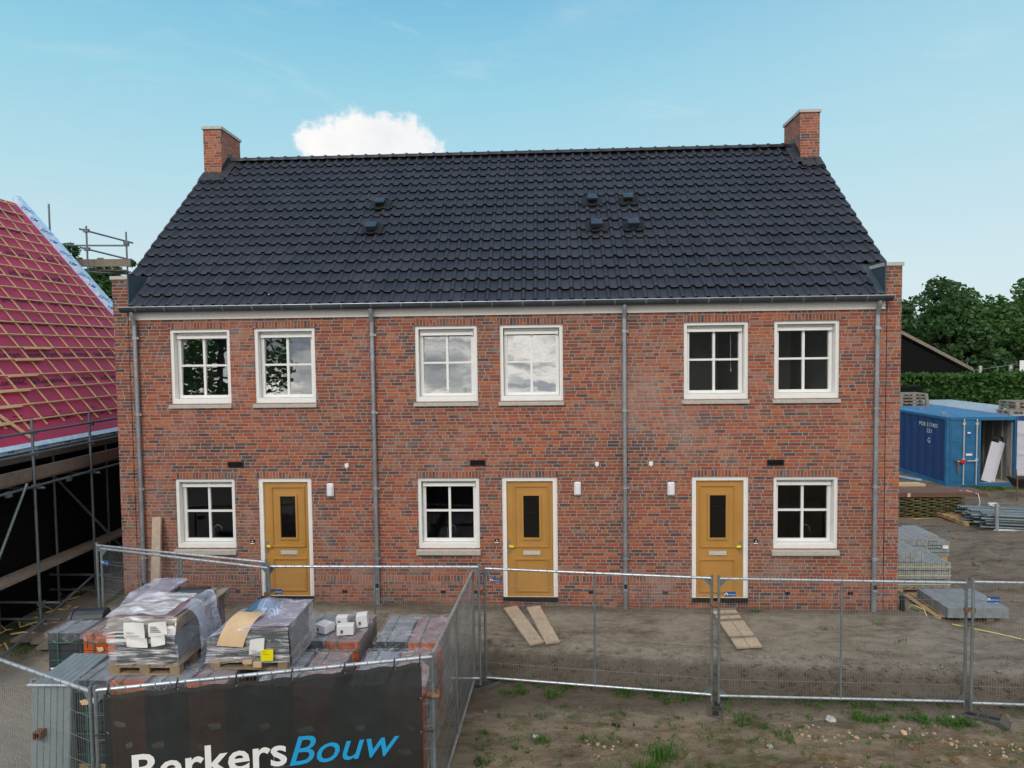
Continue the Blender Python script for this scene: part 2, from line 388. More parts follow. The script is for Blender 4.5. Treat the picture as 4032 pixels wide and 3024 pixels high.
M['filmloose'] = film('loose_sheet', (0.66, 0.75, 0.96), lo=0.26, hi=0.56, stretch=(1.6, 1.6, 1.6), scale=2.0, streak=0.30, bump=0.4)  # bluish because the sky reflection is put into the tint
M['filmside'] = film('side_wrap', (0.52, 0.53, 0.60), lo=0.35, hi=0.58, stretch=(1, 2.5, 7), scale=2.0, streak=0.15)
M['card'] = simple('cardboard', (0.60, 0.42, 0.25), 0.75, var=0.12, scale=4)
M['paper'] = simple('paper', (0.78, 0.78, 0.77), 0.7, var=0.05); M['ink'] = simple('ink', (0.10, 0.10, 0.11), 0.7)
M['whitebox'] = simple('white_card', (0.72, 0.73, 0.75), 0.55, var=0.05)
M['stickyellow'] = simple('yellow_sticker', (0.85, 0.76, 0.0), 0.45, var=0.03)
M['greyrib'] = simple('grey_sheet', (0.235, 0.285, 0.300), 0.45, 0.1, var=0.15)
M['bluebag'] = simple('blue_plastic', (0.05, 0.13, 0.24), 0.4, var=0.3, scale=8)
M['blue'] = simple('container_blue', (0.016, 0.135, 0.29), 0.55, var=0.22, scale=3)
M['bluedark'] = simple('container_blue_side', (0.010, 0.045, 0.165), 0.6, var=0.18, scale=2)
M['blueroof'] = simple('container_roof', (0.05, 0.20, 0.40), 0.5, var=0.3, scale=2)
M['greyroof'] = simple('container_roof_grey', (0.36, 0.43, 0.50), 0.55, var=0.2, scale=3)
M['innerwhite'] = simple('container_lining', (0.30, 0.30, 0.27), 0.6, var=0.15)
M['boardwhite'] = simple('white_board', (0.62, 0.62, 0.68), 0.5, var=0.05)
M['red'] = simple('red_lock', (0.50, 0.02, 0.03), 0.45); M['rust'] = simple('rusty_steel', (0.20, 0.09, 0.05), 0.8, var=0.4, scale=20)
M['paver'] = simple('paver_grey', (0.30, 0.32, 0.325), 0.85, var=0.30, scale=16, bump=0.2)
M['pavertop'] = simple('paver_top', (0.22, 0.245, 0.265), 0.8, var=0.3, scale=9)
M['brownboard'] = wood('brown_board', (0.17, 0.085, 0.058), 0.7, (0.1, 1, 1))
M['wicker'] = wood('willow_hurdle', (0.13, 0.115, 0.045), 0.35)
M['pvc'] = simple('pvc_pipe', (0.20, 0.30, 0.42), 0.35, var=0.2); M['pvcblue'] = simple('pvc_pipe_blue', (0.05, 0.14, 0.36), 0.25)
M['bark'] = simple('bark', (0.05, 0.042, 0.034), 0.9, var=0.3, scale=10)

def roof_mat():
    mt, n, out = newmat('roof_tile'); P = pos(n); x, y, z = n.sep(P)
    col = n.m('FLOOR', n.m('DIVIDE', n.m('ADD', x, 8.245), 0.22394)); row = n.m('FLOOR', n.m('DIVIDE', n.m('ADD', y, 0.115), 0.255))
    wn = n.node('ShaderNodeTexWhiteNoise', {'Vector': n.comb(col, row, 2.0)}, noise_dimensions='3D').outputs['Value']
    f = n.noise(P, 1.1, 5.0, 0.65); g = n.noise(P, 30.0, 4.0, 0.7)
    t = n.m('ADD', n.m('ADD', n.m('MULTIPLY', wn, 0.30), n.m('MULTIPLY', f, 0.5)), n.m('MULTIPLY', g, 0.2))
    c = n.ramp(t, [(0.25, (0.017, 0.018, 0.026)), (0.55, (0.025, 0.027, 0.039)), (0.8, (0.037, 0.039, 0.052))])
    speck = n.step(n.noise(P, 9.0, 2.0, 0.5), 0.79, 0.81)
    c = n.mix(n.m('MULTIPLY', speck, 0.5), c, (0.25, 0.24, 0.22, 1))
    p = principled(n, out, Base_Color=c, Roughness=n.m('ADD', 0.36, n.m('MULTIPLY', t, 0.22)))
    b = n.node('ShaderNodeBump', {'Strength': 0.25, 'Distance': 0.004, 'Height': g}); n.t.links.new(b.outputs[0], p.inputs['Normal'])
    return mt
M['tile'] = roof_mat()

def leaf_mat(name, c1, c2):
    mt, n, out = newmat(name)
    f = n.noise(pos(n), 0.55, 3.0); g = n.noise(pos(n), 7.0, 2.0)
    c = n.ramp(n.m('ADD', n.m('MULTIPLY', f, 0.5), n.m('MULTIPLY', g, 0.5)), [(0.32, c1), (0.68, c2)])
    d = n.node('ShaderNodeBsdfPrincipled', {'Base Color': c, 'Roughness': 0.55}); d.inputs['Specular IOR Level'].default_value = 0.3
    t = n.node('ShaderNodeBsdfTranslucent', {0: n.mix(1.0, c, (1.0, 1.15, 0.5, 1), 'MULTIPLY')})
    mx = n.node('ShaderNodeMixShader', {0: 0.25}); n.t.links.new(d.outputs[0], mx.inputs[1]); n.t.links.new(t.outputs[0], mx.inputs[2])
    n.t.links.new(mx.outputs[0], out.inputs[0]); return mt
M['leaf'] = leaf_mat('tree_leaf', (0.030, 0.084, 0.027), (0.095, 0.190, 0.055))
M['leafdark'] = leaf_mat('dark_leaf', (0.022, 0.060, 0.022), (0.070, 0.145, 0.045))
M['leafhedge'] = leaf_mat('hedge_leaf', (0.018, 0.060, 0.012), (0.070, 0.165, 0.032))
M['grass'] = leaf_mat('grass_blade', (0.040, 0.105, 0.014), (0.10, 0.21, 0.035))

def ground_mat():
    mt, n, out = newmat('bare_sandy_soil')
    P = pos(n); x, y, z = n.sep(P)
    st = n.node('ShaderNodeMapping', {0: P}); st.inputs['Scale'].default_value = (0.55, 1.5, 1)
    a = n.noise(st.outputs[0], 1.1, 6.0, 0.65, 0.5); b = n.noise(P, 7.0, 6.0, 0.7); g = n.noise(P, 42.0, 4.0, 0.75)
    mixv = n.m('ADD', n.m('ADD', n.m('MULTIPLY', a, 0.42), n.m('MULTIPLY', n.noise(st.outputs[0], 4.6, 6.0, 0.72, 0.8), 0.38)), n.m('MULTIPLY', g, 0.20))
    c = n.ramp(mixv, [(0.35, (0.092, 0.071, 0.051)), (0.43, (0.205, 0.170, 0.129)), (0.52, (0.335, 0.292, 0.236)), (0.66, (0.45, 0.405, 0.34))])
    # front track: browner; right field: greyer brown; left: pale sand
    front = n.step(y, -2.2, -3.2)
    c = n.mix(n.m('MULTIPLY', front, 0.55), c, n.mix(1.0, c, (0.80, 0.65, 0.46, 1), 'MULTIPLY'))
    right = n.m('MULTIPLY', n.step(x, 5.5, 8.0), n.step(y, -1.5, 0.5))
    c = n.mix(n.m('MULTIPLY', right, 0.8), c, n.mix(1.0, c, (0.72, 0.66, 0.62, 1), 'MULTIPLY'))
    left = n.m('MULTIPLY', n.step(x, -5.6, -7.0), n.step(y, -0.9, -1.6))
    c = n.mix(n.m('MULTIPLY', left, 0.85), c, n.mix(b, (0.40, 0.36, 0.315, 1), (0.54, 0.495, 0.44, 1)))
    # damp earth bank at the foot of the fence, and along the wall
    damp = n.m('MULTIPLY', n.step(n.m('ADD', z, n.m('MULTIPLY', n.m('SUBTRACT', b, 0.5), 0.18)), -0.20, -0.36), n.step(y, -2.75, -2.35))
    damp = n.m('MULTIPLY', damp, n.step(x, -6.0, -4.5))
    c = n.mix(n.m('MULTIPLY', damp, 0.72), c, n.mix(g, (0.060, 0.045, 0.032, 1), (0.150, 0.118, 0.088, 1)))
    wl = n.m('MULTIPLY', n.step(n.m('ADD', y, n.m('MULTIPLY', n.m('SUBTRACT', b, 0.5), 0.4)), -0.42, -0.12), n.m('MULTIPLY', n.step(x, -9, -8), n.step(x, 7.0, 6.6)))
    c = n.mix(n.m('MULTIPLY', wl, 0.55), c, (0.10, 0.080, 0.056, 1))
    moss = n.m('MULTIPLY', n.m('MULTIPLY', n.step(y, -2.15, -2.7), n.step(x, -1.3, -0.8)), n.step(n.noise(P, 2.3, 5.0, 0.7), 0.50, 0.68))
    c = n.mix(n.m('MULTIPLY', moss, 0.5), c, (0.085, 0.092, 0.034, 1))
    # ochre and pale rubble smears on the track at the right
    r1 = n.m('MULTIPLY', n.step(x, 2.6, 4.0), n.step(y, -2.9, -3.4))
    sm = n.node('ShaderNodeMapping', {0: P}); sm.inputs['Scale'].default_value = (0.7, 1.8, 1)
    o = n.step(n.noise(sm.outputs[0], 2.1, 6.0, 0.7), 0.50, 0.62)
    c = n.mix(n.m('MULTIPLY', n.m('MULTIPLY', o, r1), 0.75), c, n.mix(n.step(n.noise(P, 5.0, 3.0), 0.45, 0.6), (0.30, 0.145, 0.045, 1), (0.50, 0.41, 0.29, 1)))
    c = n.mix(n.m('MULTIPLY', n.step(n.noise(P, 14.0, 3.0, 0.6), 0.68, 0.74), 0.4), c, (0.40, 0.36, 0.30, 1))
    # mossy green ground far away and beside the scaffold
    far = n.m('MAXIMUM', n.step(y, 14.0, 20.0), n.m('MULTIPLY', n.m('MULTIPLY', n.step(x, -8.4, -9.2), n.step(y, -1.8, -0.6)), n.step(n.noise(P, 1.7, 4.0), 0.42, 0.6)))
    c = n.mix(n.m('MULTIPLY', far, 0.8), c, (0.05, 0.085, 0.022, 1))
    p = principled(n, out, Base_Color=c, Roughness=0.95); p.inputs['Specular IOR Level'].default_value = 0.15
    h = n.m('ADD', n.m('MULTIPLY', b, 0.7), n.m('MULTIPLY', g, 0.5))
    bp = n.node('ShaderNodeBump', {'Strength': 1.0, 'Distance': 0.09, 'Height': h}); n.t.links.new(bp.outputs[0], p.inputs['Normal'])
    return mt
M['ground'] = ground_mat()

# ------------------------------------------------------------------ ground
def sstep(x, a, b):
    t = max(0.0, min(1.0, (x - a) / (b - a))); return t * t * (3 - 2 * t)
def gz(x, y, rough=True):
    toe = -1.50 - 0.095 * max(-1, min(9, x))
    e = sstep(y, toe - 0.20, toe + 0.32)               # 0 in front of the bank, 1 behind it
    back = -0.26 * (1 - sstep(y, -2.1, -0.05))
    L = sstep(-x, 8.2, 9.4); Rr = sstep(x, 6.5, 7.6)
    back = back * (1 - L) * (1 - Rr) + (0.10 if False else 0.0)
    back += L * -0.30 + Rr * -0.20
    back += (1 - L) * (1 - Rr) * sstep(-x, -6.0, 8.0) * 0.12 * sstep(y, -0.8, -0.1)
    if x < -4.2:                                       # the storage yard at the left is flat and low
        k = sstep(-x, 4.0, 5.2); e = e * (1 - k) + k * sstep(y, -1.6, -0.6)
    zf = -0.60 + (0.06 if x < -1.3 else 0.0) * sstep(-x, 1.3, 1.9)
    z = zf * (1 - e) + back * e
    if rough:
        v = Vector((x, y, 0))
        bank = e * (1 - e) * 4
        amp = 0.02 + 0.05 * bank + 0.035 * Rr
        if y > 14: amp = 0.05
        if -7 < y < -2.4 and x > -1.3:                  # ruts along the track and trodden hollows
            rut = mnoise.noise(Vector((x * 0.35, y * 3.2 + 0.5 * math.sin(x * 0.7), 4))); z += 0.055 * rut + 0.022 * mnoise.noise(Vector((x * 2.6, y * 3.4, 9)))
        elif e > 0.5 and -2.2 < y < 0:
            z += 0.018 * mnoise.noise(Vector((x * 3.2, y * 3.2, 5))) * min(1, -y * 3)
        z += amp * mnoise.fractal(v * 1.3, 1.0, 2.0, 4) + (0.012 + 0.03 * bank + 0.02 * Rr) * mnoise.fractal(v * 5.0, 0.9, 2.1, 3)
    return z
def ax(lo, hi, step, far):
    a = []; v = lo
    while v <= hi: a.append(v); v += step
    g = step; v = hi
    while v < far: g *= 1.35; v += g; a.append(v)
    g = step; v = lo; p = []
    while v > -far: g *= 1.35; v -= g; p.append(v)
    return p[::-1] + a
xs = ax(-11.5, 16, 0.085, 420); ys = ax(-7.5, 5.0, 0.075, 420)
b = MB(); nx = len(xs)
b.add([(x, y, gz(x, y)) for y in ys for x in xs], [(j * nx + i, j * nx + i + 1, (j + 1) * nx + i + 1, (j + 1) * nx + i) for j in range(len(ys) - 1) for i in range(nx - 1)], 0, True)
tag(b.build('ground', M['ground']), kind='structure')

# ------------------------------------------------------------------ the brick house
XL, XR = -8.21, 6.50
RK, RY0, RZ0 = 0.9, 0.66, 6.48           # roof plane z = RZ0 + RK*(y-RY0)
RIDGE_Y = 4.22; RIDGE_Z = RZ0 + RK * (RIDGE_Y - RY0)
DEPTH = 2 * RIDGE_Y
rp = lambda y: RZ0 + RK * (y - RY0)
house = thing('brick_house', (0, 0, 0), 'row of three new red brick houses under one dark tiled roof with two chimneys', 'house')

UWX = [-7.13, -5.488, -2.408, -0.809, 2.593, 4.234]; WW = 1.175
LWX = [-7.125, -2.409, 4.236]; DX = [-5.494, -0.805, 2.740]; DW = 1.0425
UT, UB, LT, LB, DT, DB = 5.375, 3.951, 2.50, 1.148, 2.508, 0.206
holes = [(x, x + WW, UB, UT) for x in UWX] + [(x, x + WW, LB, LT) for x in LWX] + [(x, x + DW, 0.10, DT) for x in DX]
WALLTOP = 5.72
xc = sorted(set([XL, XR] + [h[0] for h in holes] + [h[1] for h in holes])); zc = sorted(set([-0.8, WALLTOP] + [h[2] for h in holes] + [h[3] for h in holes]))
b = MB(); REV = 0.11
for i in range(len(xc) - 1):
    for j in range(len(zc) - 1):
        mx, mz = (xc[i] + xc[i + 1]) / 2, (zc[j] + zc[j + 1]) / 2
        if any(h[0] < mx < h[1] and h[2] < mz < h[3] for h in holes): continue
        b.add([(xc[i], 0, zc[j]), (xc[i + 1], 0, zc[j]), (xc[i + 1], 0, zc[j + 1]), (xc[i], 0, zc[j + 1])], [(0, 1, 2, 3)])
for (x0, x1, z0, z1) in holes:
    b.add([(x0, 0, z0), (x0, 0, z1), (x0, REV, z1), (x0, REV, z0)], [(0, 1, 2, 3)])
    b.add([(x1, 0, z0), (x1, 0, z1), (x1, REV, z1), (x1, REV, z0)], [(3, 2, 1, 0)])
    b.add([(x0, 0, z1), (x1, 0, z1), (x1, REV, z1), (x0, REV, z1)], [(0, 1, 2, 3)])
    b.add([(x0, 0, z0), (x1, 0, z0), (x1, REV, z0), (x0, REV, z0)], [(3, 2, 1, 0)])
# gables and back
gz_top = RIDGE_Z - 0.12
for x, fl in ((XL, 1), (XR, 0)):
    q = [(x, 0, -0.8), (x, 0, 5.72), (x, RIDGE_Y, gz_top), (x, DEPTH, 5.72), (x, DEPTH, -0.8)]
    b.add(q, [(0, 1, 2, 3, 4) if fl else (4, 3, 2, 1, 0)])
b.add([(XL, DEPTH, -0.8), (XR, DEPTH, -0.8), (XR, DEPTH, 5.72), (XL, DEPTH, 5.72)], [(3, 2, 1, 0)])
b.build('wall', M['brick'], house)
# kneeler blocks at the two ends of the eaves
for s, (x0, x1) in enumerate(((XL, -7.89), (6.205, XR))):
    k = MB(); k.box(x0 - (0.003 if s == 0 else 0), x1 + (0.003 if s else 0), -0.002, 0.78, WALLTOP, 6.335); o = k.build('parapet', M['brick'], house)
    k = MB(); k.box(x0 - 0.025, x1 + 0.01 if s == 0 else x1 + 0.025, -0.03, 0.72, 6.337, 6.40)
    if s == 1: k = MB(); k.box(x0 - 0.02, x1 + 0.025, -0.03, 0.72, 6.337, 6.40)
    k.build('coping', M['capstone'], o)
    k = MB(); xi = (x1, x1 + 0.012) if s == 0 else (x0 - 0.012, x0)
    k.add([(xi[0], -0.03, 5.74), (xi[0], -0.03, 6.42), (xi[0], 0.66, 6.46), (xi[0], 0.72, 6.40), (xi[1], -0.03, 5.74), (xi[1], -0.03, 6.42), (xi[1], 0.66, 6.46), (xi[1], 0.72, 6.40)],
          [(0, 1, 2, 3), (7, 6, 5, 4), (0, 4, 5, 1), (1, 5, 6, 2), (2, 6, 7, 3), (3, 7, 4, 0)])
    # sloping zinc tray between tiles and block
    t0, t1 = (x1, x1 + 0.16) if s == 0 else (x0 - 0.16, x0)
    k.add([(t0, -0.06, 5.85), (t1, -0.06, 5.83), (t1, 0.66, 6.45), (t0, 0.66, 6.47)], [(0, 1, 2, 3)])
    k.box(x1 - 0.002 if s == 0 else x0 - 0.022, x1 + 0.022 if s == 0 else x0 + 0.002, -0.036, -0.012, 5.74, 6.40)
    k.build('zinc_cladding', M['zincclad'], o)
# rows of bricks on end
for ws_, zz, wd in ((UWX, UT, WW), (LWX, LT, WW), (DX, DT, DW)):
    for x in ws_:
        b = MB(); b.box(x - 0.02, x + wd + 0.02, -0.004, 0.10, zz, zz + 0.115); b.build('soldier_course', M['soldier'], house)
gx = [XL] + sorted([d for x in DX for d in (x, x + DW)]) + [XR]
for k in range(0, len(gx), 2):
    b = MB(); b.box(gx[k] + 0.001, gx[k + 1] - 0.001, -0.003, 0.01, 0.512, 0.627); b.build('soldier_course', M['soldier'], house)
# ventilation slots at the foot of the wall
for x in (-6.9, -6.0, -3.9, -2.0, -1.4, 0.81, 2.2, 4.45, 5.6):
    b = MB(); b.box(x, x + 0.10, -0.004, 0.01, 0.28, 0.335); b.box(x + 0.04, x + 0.06, -0.005, 0.01, 0.285, 0.33); b.build('air_brick', M['black'], house)
for x in (-7.925, 6.235):
    b = MB(); b.box(x, x + 0.012, -0.003, 0.01, 0.05, 5.7); b.build('expansion_joint', M['black'], house)

# --- windows
def ring(b, x0, x1, z0, z1, y0, y1, l, r, t, bo, mi=0):
    b.box(x0, x0 + l, y0, y1, z0, z1, mi); b.box(x1 - r, x1, y0, y1, z0, z1, mi)
    b.box(x0 + l, x1 - r, y0, y1, z1 - t, z1, mi); b.box(x0 + l, x1 - r, y0, y1, z0, z0 + bo, mi)
TILT = {0: 2.0, 1: 2.0, 2: 4.0, 3: 3.6, 4: 1.0, 5: 1.0}
def window(x0, zt, zb, k, up):
    x1 = x0 + WW
    b = MB(); ring(b, x0, x1, zb, zt, 0.030, 0.235, 0.062, 0.062, 0.062, 0.085)
    b.box(x0 + 0.066, x1 - 0.066, 0.035, 0.05, zb + 0.085, zb + 0.092)
    f = b.build('window', M['white'], house)
    sx0, sx1, sz0, sz1 = x0 + 0.07, x1 - 0.07, zb + 0.087, zt - 0.068
    b = MB(); ring(b, sx0, sx1, sz0, sz1, 0.160, 0.225, 0.062, 0.062, 0.045, 0.066)
    cx = (x0 + x1) / 2; gz1 = zt - 0.178; cz = (gz1 + sz0 + 0.06) / 2 + 0.03
    b.box(cx - 0.022, cx + 0.022, 0.164, 0.225, sz0 + 0.06, sz1 - 0.04)
    b.box(sx0 + 0.06, cx - 0.0221, 0.165, 0.225, cz - 0.019, cz + 0.019); b.box(cx + 0.0221, sx1 - 0.06, 0.165, 0.225, cz - 0.019, cz + 0.019)
    b.box(sx0 + 0.02, sx1 - 0.02, 0.145, 0.165, sz0 + 0.012, sz0 + 0.030)
    b.build('sash', M['white'], f)
    b = MB(); b.box(sx0 + 0.012, sx1 - 0.012, 0.115, 0.170, gz1 - 0.005, gz1 + 0.058); b.box(sx0 + 0.02, sx1 - 0.02, 0.106, 0.120, gz1 - 0.001, gz1 + 0.012)
    b.build('vent_strip', M['white'], f)
    gx0, gx1, gz0 = sx0 + 0.055, sx1 - 0.055, sz0 + 0.06
    ty = math.tan(R_(TILT.get(k, 0.4) if up else 0.4)) * (gz1 - gz0) / 2
    b = MB(); b.add([(gx0, 0.198 - ty, gz0), (gx1, 0.198 - ty, gz0), (gx1, 0.198 + ty, gz1 + 0.03), (gx0, 0.198 + ty, gz1 + 0.03)], [(0, 1, 2, 3)])
    b.build('pane', M['glass'] if (up and k < 4) else (M['glassclear'] if up else M['glassdark']), f)
    # sill
    b = MB(); hs = 0.085 if up else 0.112; e = 0.05 if up else 0.06
    b.add([(x0 - 0.035, -e, zb - 0.012 - 0.02), (x1 + 0.012, -e, zb - 0.032), (x1 + 0.012, 0.10, zb - 0.002), (x0 - 0.035, 0.10, zb - 0.002),
           (x0 - 0.035, -e, zb - hs), (x1 + 0.012, -e, zb - hs), (x1 + 0.012, 0.10, zb - hs), (x0 - 0.035, 0.10, zb - hs)],
          [(0, 1, 2, 3), (7, 6, 5, 4), (4, 5, 1, 0), (5, 6, 2, 1), (6, 7, 3, 2), (7, 4, 0, 3)])
    b.build('sill', M['concrete'], f)
    # the room behind
    b = MB(); rx0, rx1, ry0, ry1, rz0, rz1 = x0 - 0.2, x1 + 0.2, 0.237, 3.0, zb - 0.75, zt + 0.15
    b.add([(rx0, ry1, rz0), (rx1, ry1, rz0), (rx1, ry1, rz1), (rx0, ry1, rz1)], [(3, 2, 1, 0)])
    b.add([(rx0, ry0, rz0), (rx0, ry1, rz0), (rx0, ry1, rz1), (rx0, ry0, rz1)], [(0, 1, 2, 3)])
    b.add([(rx1, ry0, rz0), (rx1, ry1, rz0), (rx1, ry1, rz1), (rx1, ry0, rz1)], [(3, 2, 1, 0)])
    b.add([(rx0, ry0, rz0), (rx1, ry0, rz0), (rx1, ry1, rz0), (rx0, ry1, rz0)], [(0, 1, 2, 3)], 1)
    b.add([(rx0, ry0, rz1), (rx1, ry0, rz1), (rx1, ry1, rz1), (rx0, ry1, rz1)], [(3, 2, 1, 0)])
    if up: b.box(rx1 - 0.75, rx1 - 0.7, ry1 - 0.03, ry1 - 0.005, rz0, rz0 + 2.1, 2)
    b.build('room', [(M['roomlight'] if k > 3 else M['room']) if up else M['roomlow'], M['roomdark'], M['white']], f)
    if not up:
        b = MB(); b.box(rx0 + 0.02, rx1 - 0.02, 0.22, 0.85, zb - 0.08, zb - 0.04)
        b.box(rx0 + 0.02, rx1 - 0.02, 0.9, 0.95, zb - 0.7, zb - 0.3, 0); b.build('worktop', M['worktop'], f)
        b = MB(); px = cx + 0.1 * (1 if k == 2 else -1)
        b.path([(px, 0.5, zb - 0.04), (px, 0.5, zb + 0.22), (px + 0.02, 0.5, zb + 0.30), (px + 0.09, 0.5, zb + 0.33), (px + 0.16, 0.5, zb + 0.29), (px + 0.17, 0.5, zb + 0.2)], 0.012, 8)
        b.build('tap', M['chrome'], f)
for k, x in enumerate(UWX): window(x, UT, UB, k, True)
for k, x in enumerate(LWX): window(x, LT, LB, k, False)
# blind cord seen inside one upstairs window
b = MB(); b.tube((2.593 + 0.93, 0.30, 5.15), (2.593 + 0.935, 0.30, 4.5), 0.004, 5); b.tube((2.593 + 0.935, 0.30, 4.5), (2.593 + 0.935, 0.30, 4.45), 0.010, 6)
b.build('blind_cord', M['white'], house)

# --- doors
def door(x0, mir):
    x1 = x0 + DW
    b = MB(); ring(b, x0, x1, DB, DT, 0.028, 0.17, 0.082, 0.082, 0.080, 0.001)
    f = b.build('door', M['white'], house)
    f['label'] = 'ochre yellow panelled front door in a white frame'
    fx = lambda u: (x0 + u) if not mir else (x1 - u)
    def bx(bb, u0, u1, y0, y1, z0, z1, mi=0):
        a, c = sorted((fx(u0), fx(u1))); bb.box(a, c, y0, y1, z0, z1, mi)
    def rg(bb, u0, u1, z0, z1, y0, y1, t):
        a, c = sorted((fx(u0), fx(u1))); ring(bb, a, c, z0, z1, y0, y1, t, t, t, t)
    b = MB(); GW0, GW1, GZ0, GZ1 = 0.40, 0.70, 1.335, 2.145
    for (u0, u1, z0, z1) in ((0.083, GW0, DB + 0.002, DT - 0.082), (GW1, DW - 0.083, DB + 0.002, DT - 0.082), (GW0, GW1, DB + 0.002, GZ0), (GW0, GW1, GZ1, DT - 0.082)):
        bx(b, u0, u1, 0.075, 0.12, z0, z1)
    rg(b, 0.222, 0.885, 1.15, 2.342, 0.055, 0.076, 0.034); rg(b, 0.232, 0.875, 1.16, 2.332, 0.048, 0.056, 0.012)
    rg(b, 0.365, 0.735, 1.300, 2.180, 0.050, 0.076, 0.035)
    rg(b, 0.222, 0.885, 0.292, 0.940, 0.055, 0.076, 0.034); rg(b, 0.232, 0.875, 0.302, 0.930, 0.048, 0.056, 0.012)
    bx(b, 0.083, DW - 0.083, 0.045, 0.076, DB + 0.002, DB + 0.045)
    lf = b.build('door_leaf', M['ochre'], f)
    b = MB(); bx(b, GW0, GW1, 0.09, 0.10, GZ0, GZ1); b.build('door_pane', M['darkglass'], f)
    b = MB(); bx(b, 0.385, 0.715, 0.058, 0.076, 1.005, 1.085); bx(b, 0.41, 0.69, 0.052, 0.059, 1.018, 1.062); bx(b, 0.41, 0.69, 0.046, 0.053, 1.016, 1.024); b.build('letterbox', M['alu'], f)
    b = MB(); bx(b, 0.110, 0.152, 0.062, 0.076, 1.045, 1.275); b.build('handle_plate', M['steel'], f)
    b = MB(); a = fx(0.131); c = fx(0.215)
    b.path([(a, 0.07, 1.18), (a, 0.02, 1.18), (c, 0.015, 1.175)], 0.016, 8)
    b.tube((fx(0.15), 0.018, 1.178), (fx(0.205), 0.016, 1.176), 0.026, 8); b.build('handle', M['yellow'], f)
    b = MB(); b.box(x0 + 0.003, x1 - 0.003, 0.02, 0.16, 0.115, DB - 0.001); b.box(x0 + 0.003, x0 + 0.083, 0.005, 0.021, 0.14, DB - 0.001); b.box(x1 - 0.083, x1 - 0.003, 0.005, 0.021, 0.14, DB - 0.001)
    b.build('threshold', M['black'], f)
    b = MB(); b.box(x0 + 0.002, x1 - 0.002, -0.015, 0.12, 0.02, 0.113); b.build('doorstep', M['brick'], f)
door(DX[0], False); door(DX[1], False); door(DX[2], True)

# --- small fittings on the facade
for (x0, x1, z1, z0) in ((-6.064, -5.761, 2.830, 2.720), (-1.403, -1.108, 2.840, 2.733), (4.114, 4.417, 2.818, 2.709)):
    b = MB(); ring(b, x0, x1, z0, z1, -0.022, 0.01, 0.016, 0.016, 0.014, 0.014)
    b.box(x0 + 0.016, x1 - 0.016, -0.004, 0.008, z0 + 0.014, z1 - 0.014)
    for k in range(3):
        zz = z0 + 0.026 + k * 0.026
        b.obox(((x0 + x1) / 2, -0.012, zz), ((x1 - x0) / 2 - 0.03, 0, 0), (0, 0.010, 0.006), (0, 0.002, -0.004))
    b.build('wall_vent', M['black'], house)
for (x0, x1, z1, z0) in ((-4.144, -4.014, 2.412, 2.150), (0.553, 0.681, 2.423, 2.163), (2.286, 2.418, 2.414, 2.153)):
    b = MB(); b.bbox(x0, x1, -0.055, 0.0, z0, z1, 0.018); o = b.build('wall_lamp', M['white'], house)
    b = MB(); b.bbox(x0 + 0.014, x1 - 0.014, -0.085, -0.045, z0 + 0.02, z1 - 0.05, 0.014); b.build('lamp_cover', M['lamp'], o)
for (x, z) in ((-3.749, 2.750), (0.981, 2.757), (1.981, 2.757)):
    b = MB(); b.bbox(x - 0.036, x + 0.036, -0.05, 0.0, z - 0.04, z + 0.038, 0.008); b.tube((x, -0.03, z - 0.038), (x, -0.03, z - 0.062), 0.012, 8); b.build('junction_box', M['white'], house)
for (x, z) in ((-5.628, 1.285), (-0.914, 1.307), (3.912, 1.295)):
    b = MB(); b.bbox(x - 0.038, x + 0.038, -0.02, 0.0, z - 0.03, z + 0.03, 0.006); o = b.build('doorbell', M['black'], house)
    b = MB(); b.tube((x + 0.004, -0.018, z + 0.002), (x + 0.004, -0.03, z + 0.002), 0.012, 10); b.box(x - 0.036, x + 0.036, -0.021, 0.0, z - 0.048, z - 0.031); b.build('bell_push', M['white'], o)

# --- fascia, gutter, downpipes
b = MB(); b.box(-7.885, 6.20, -0.03, 0.05, 5.558, 5.745); b.build('fascia', M['fascia'], house)
b = MB(); GR = 0.097; gy, gzt = -0.140, 5.790; n = 10
prof = [(gy - GR * math.cos(math.pi * k / n), gzt - GR * math.sin(math.pi * k / n)) for k in range(n + 1)]
gxa, gxb = -7.96, 6.26
vs = [(x, p[0], p[1]) for x in (gxa, gxb) for p in prof]
b.add(vs, [(k, k + 1, n + 2 + k, n + 1 + k) for k in range(n)], 0, True)
b.add([(gxa, p[0], p[1]) for p in prof], [tuple(range(n + 1))]); b.add([(gxb, p[0], p[1]) for p in prof], [tuple(range(n, -1, -1))])
gut = b.build('gutter', M['zincdark'], house)
b = MB(); b.tube((gxa - 0.01, gy - GR, gzt + 0.002), (gxb + 0.01, gy - GR, gzt + 0.002), 0.009, 6); b.build('gutter_bead', M['galv'], gut)
x = gxa + 0.3
while x < gxb - 0.1:
    b = MB(); pr = [(gy - (GR + 0.004) * math.cos(math.pi * t / 8), gzt - (GR + 0.004) * math.sin(math.pi * t / 8)) for t in range(9)]
    b.add([(xx, p[0], p[1]) for xx in (x, x + 0.028) for p in pr], [(t, t + 1, 10 + t, 9 + t) for t in range(8)], 0, True)
    b.build('gutter_bracket', M['galvdark'], gut); x += 0.56
b = MB(); b.box(gxa + 0.1, gxb - 0.1, -0.06, -0.01, 5.72, 5.83); b.build('eaves_board', M['black'], house)
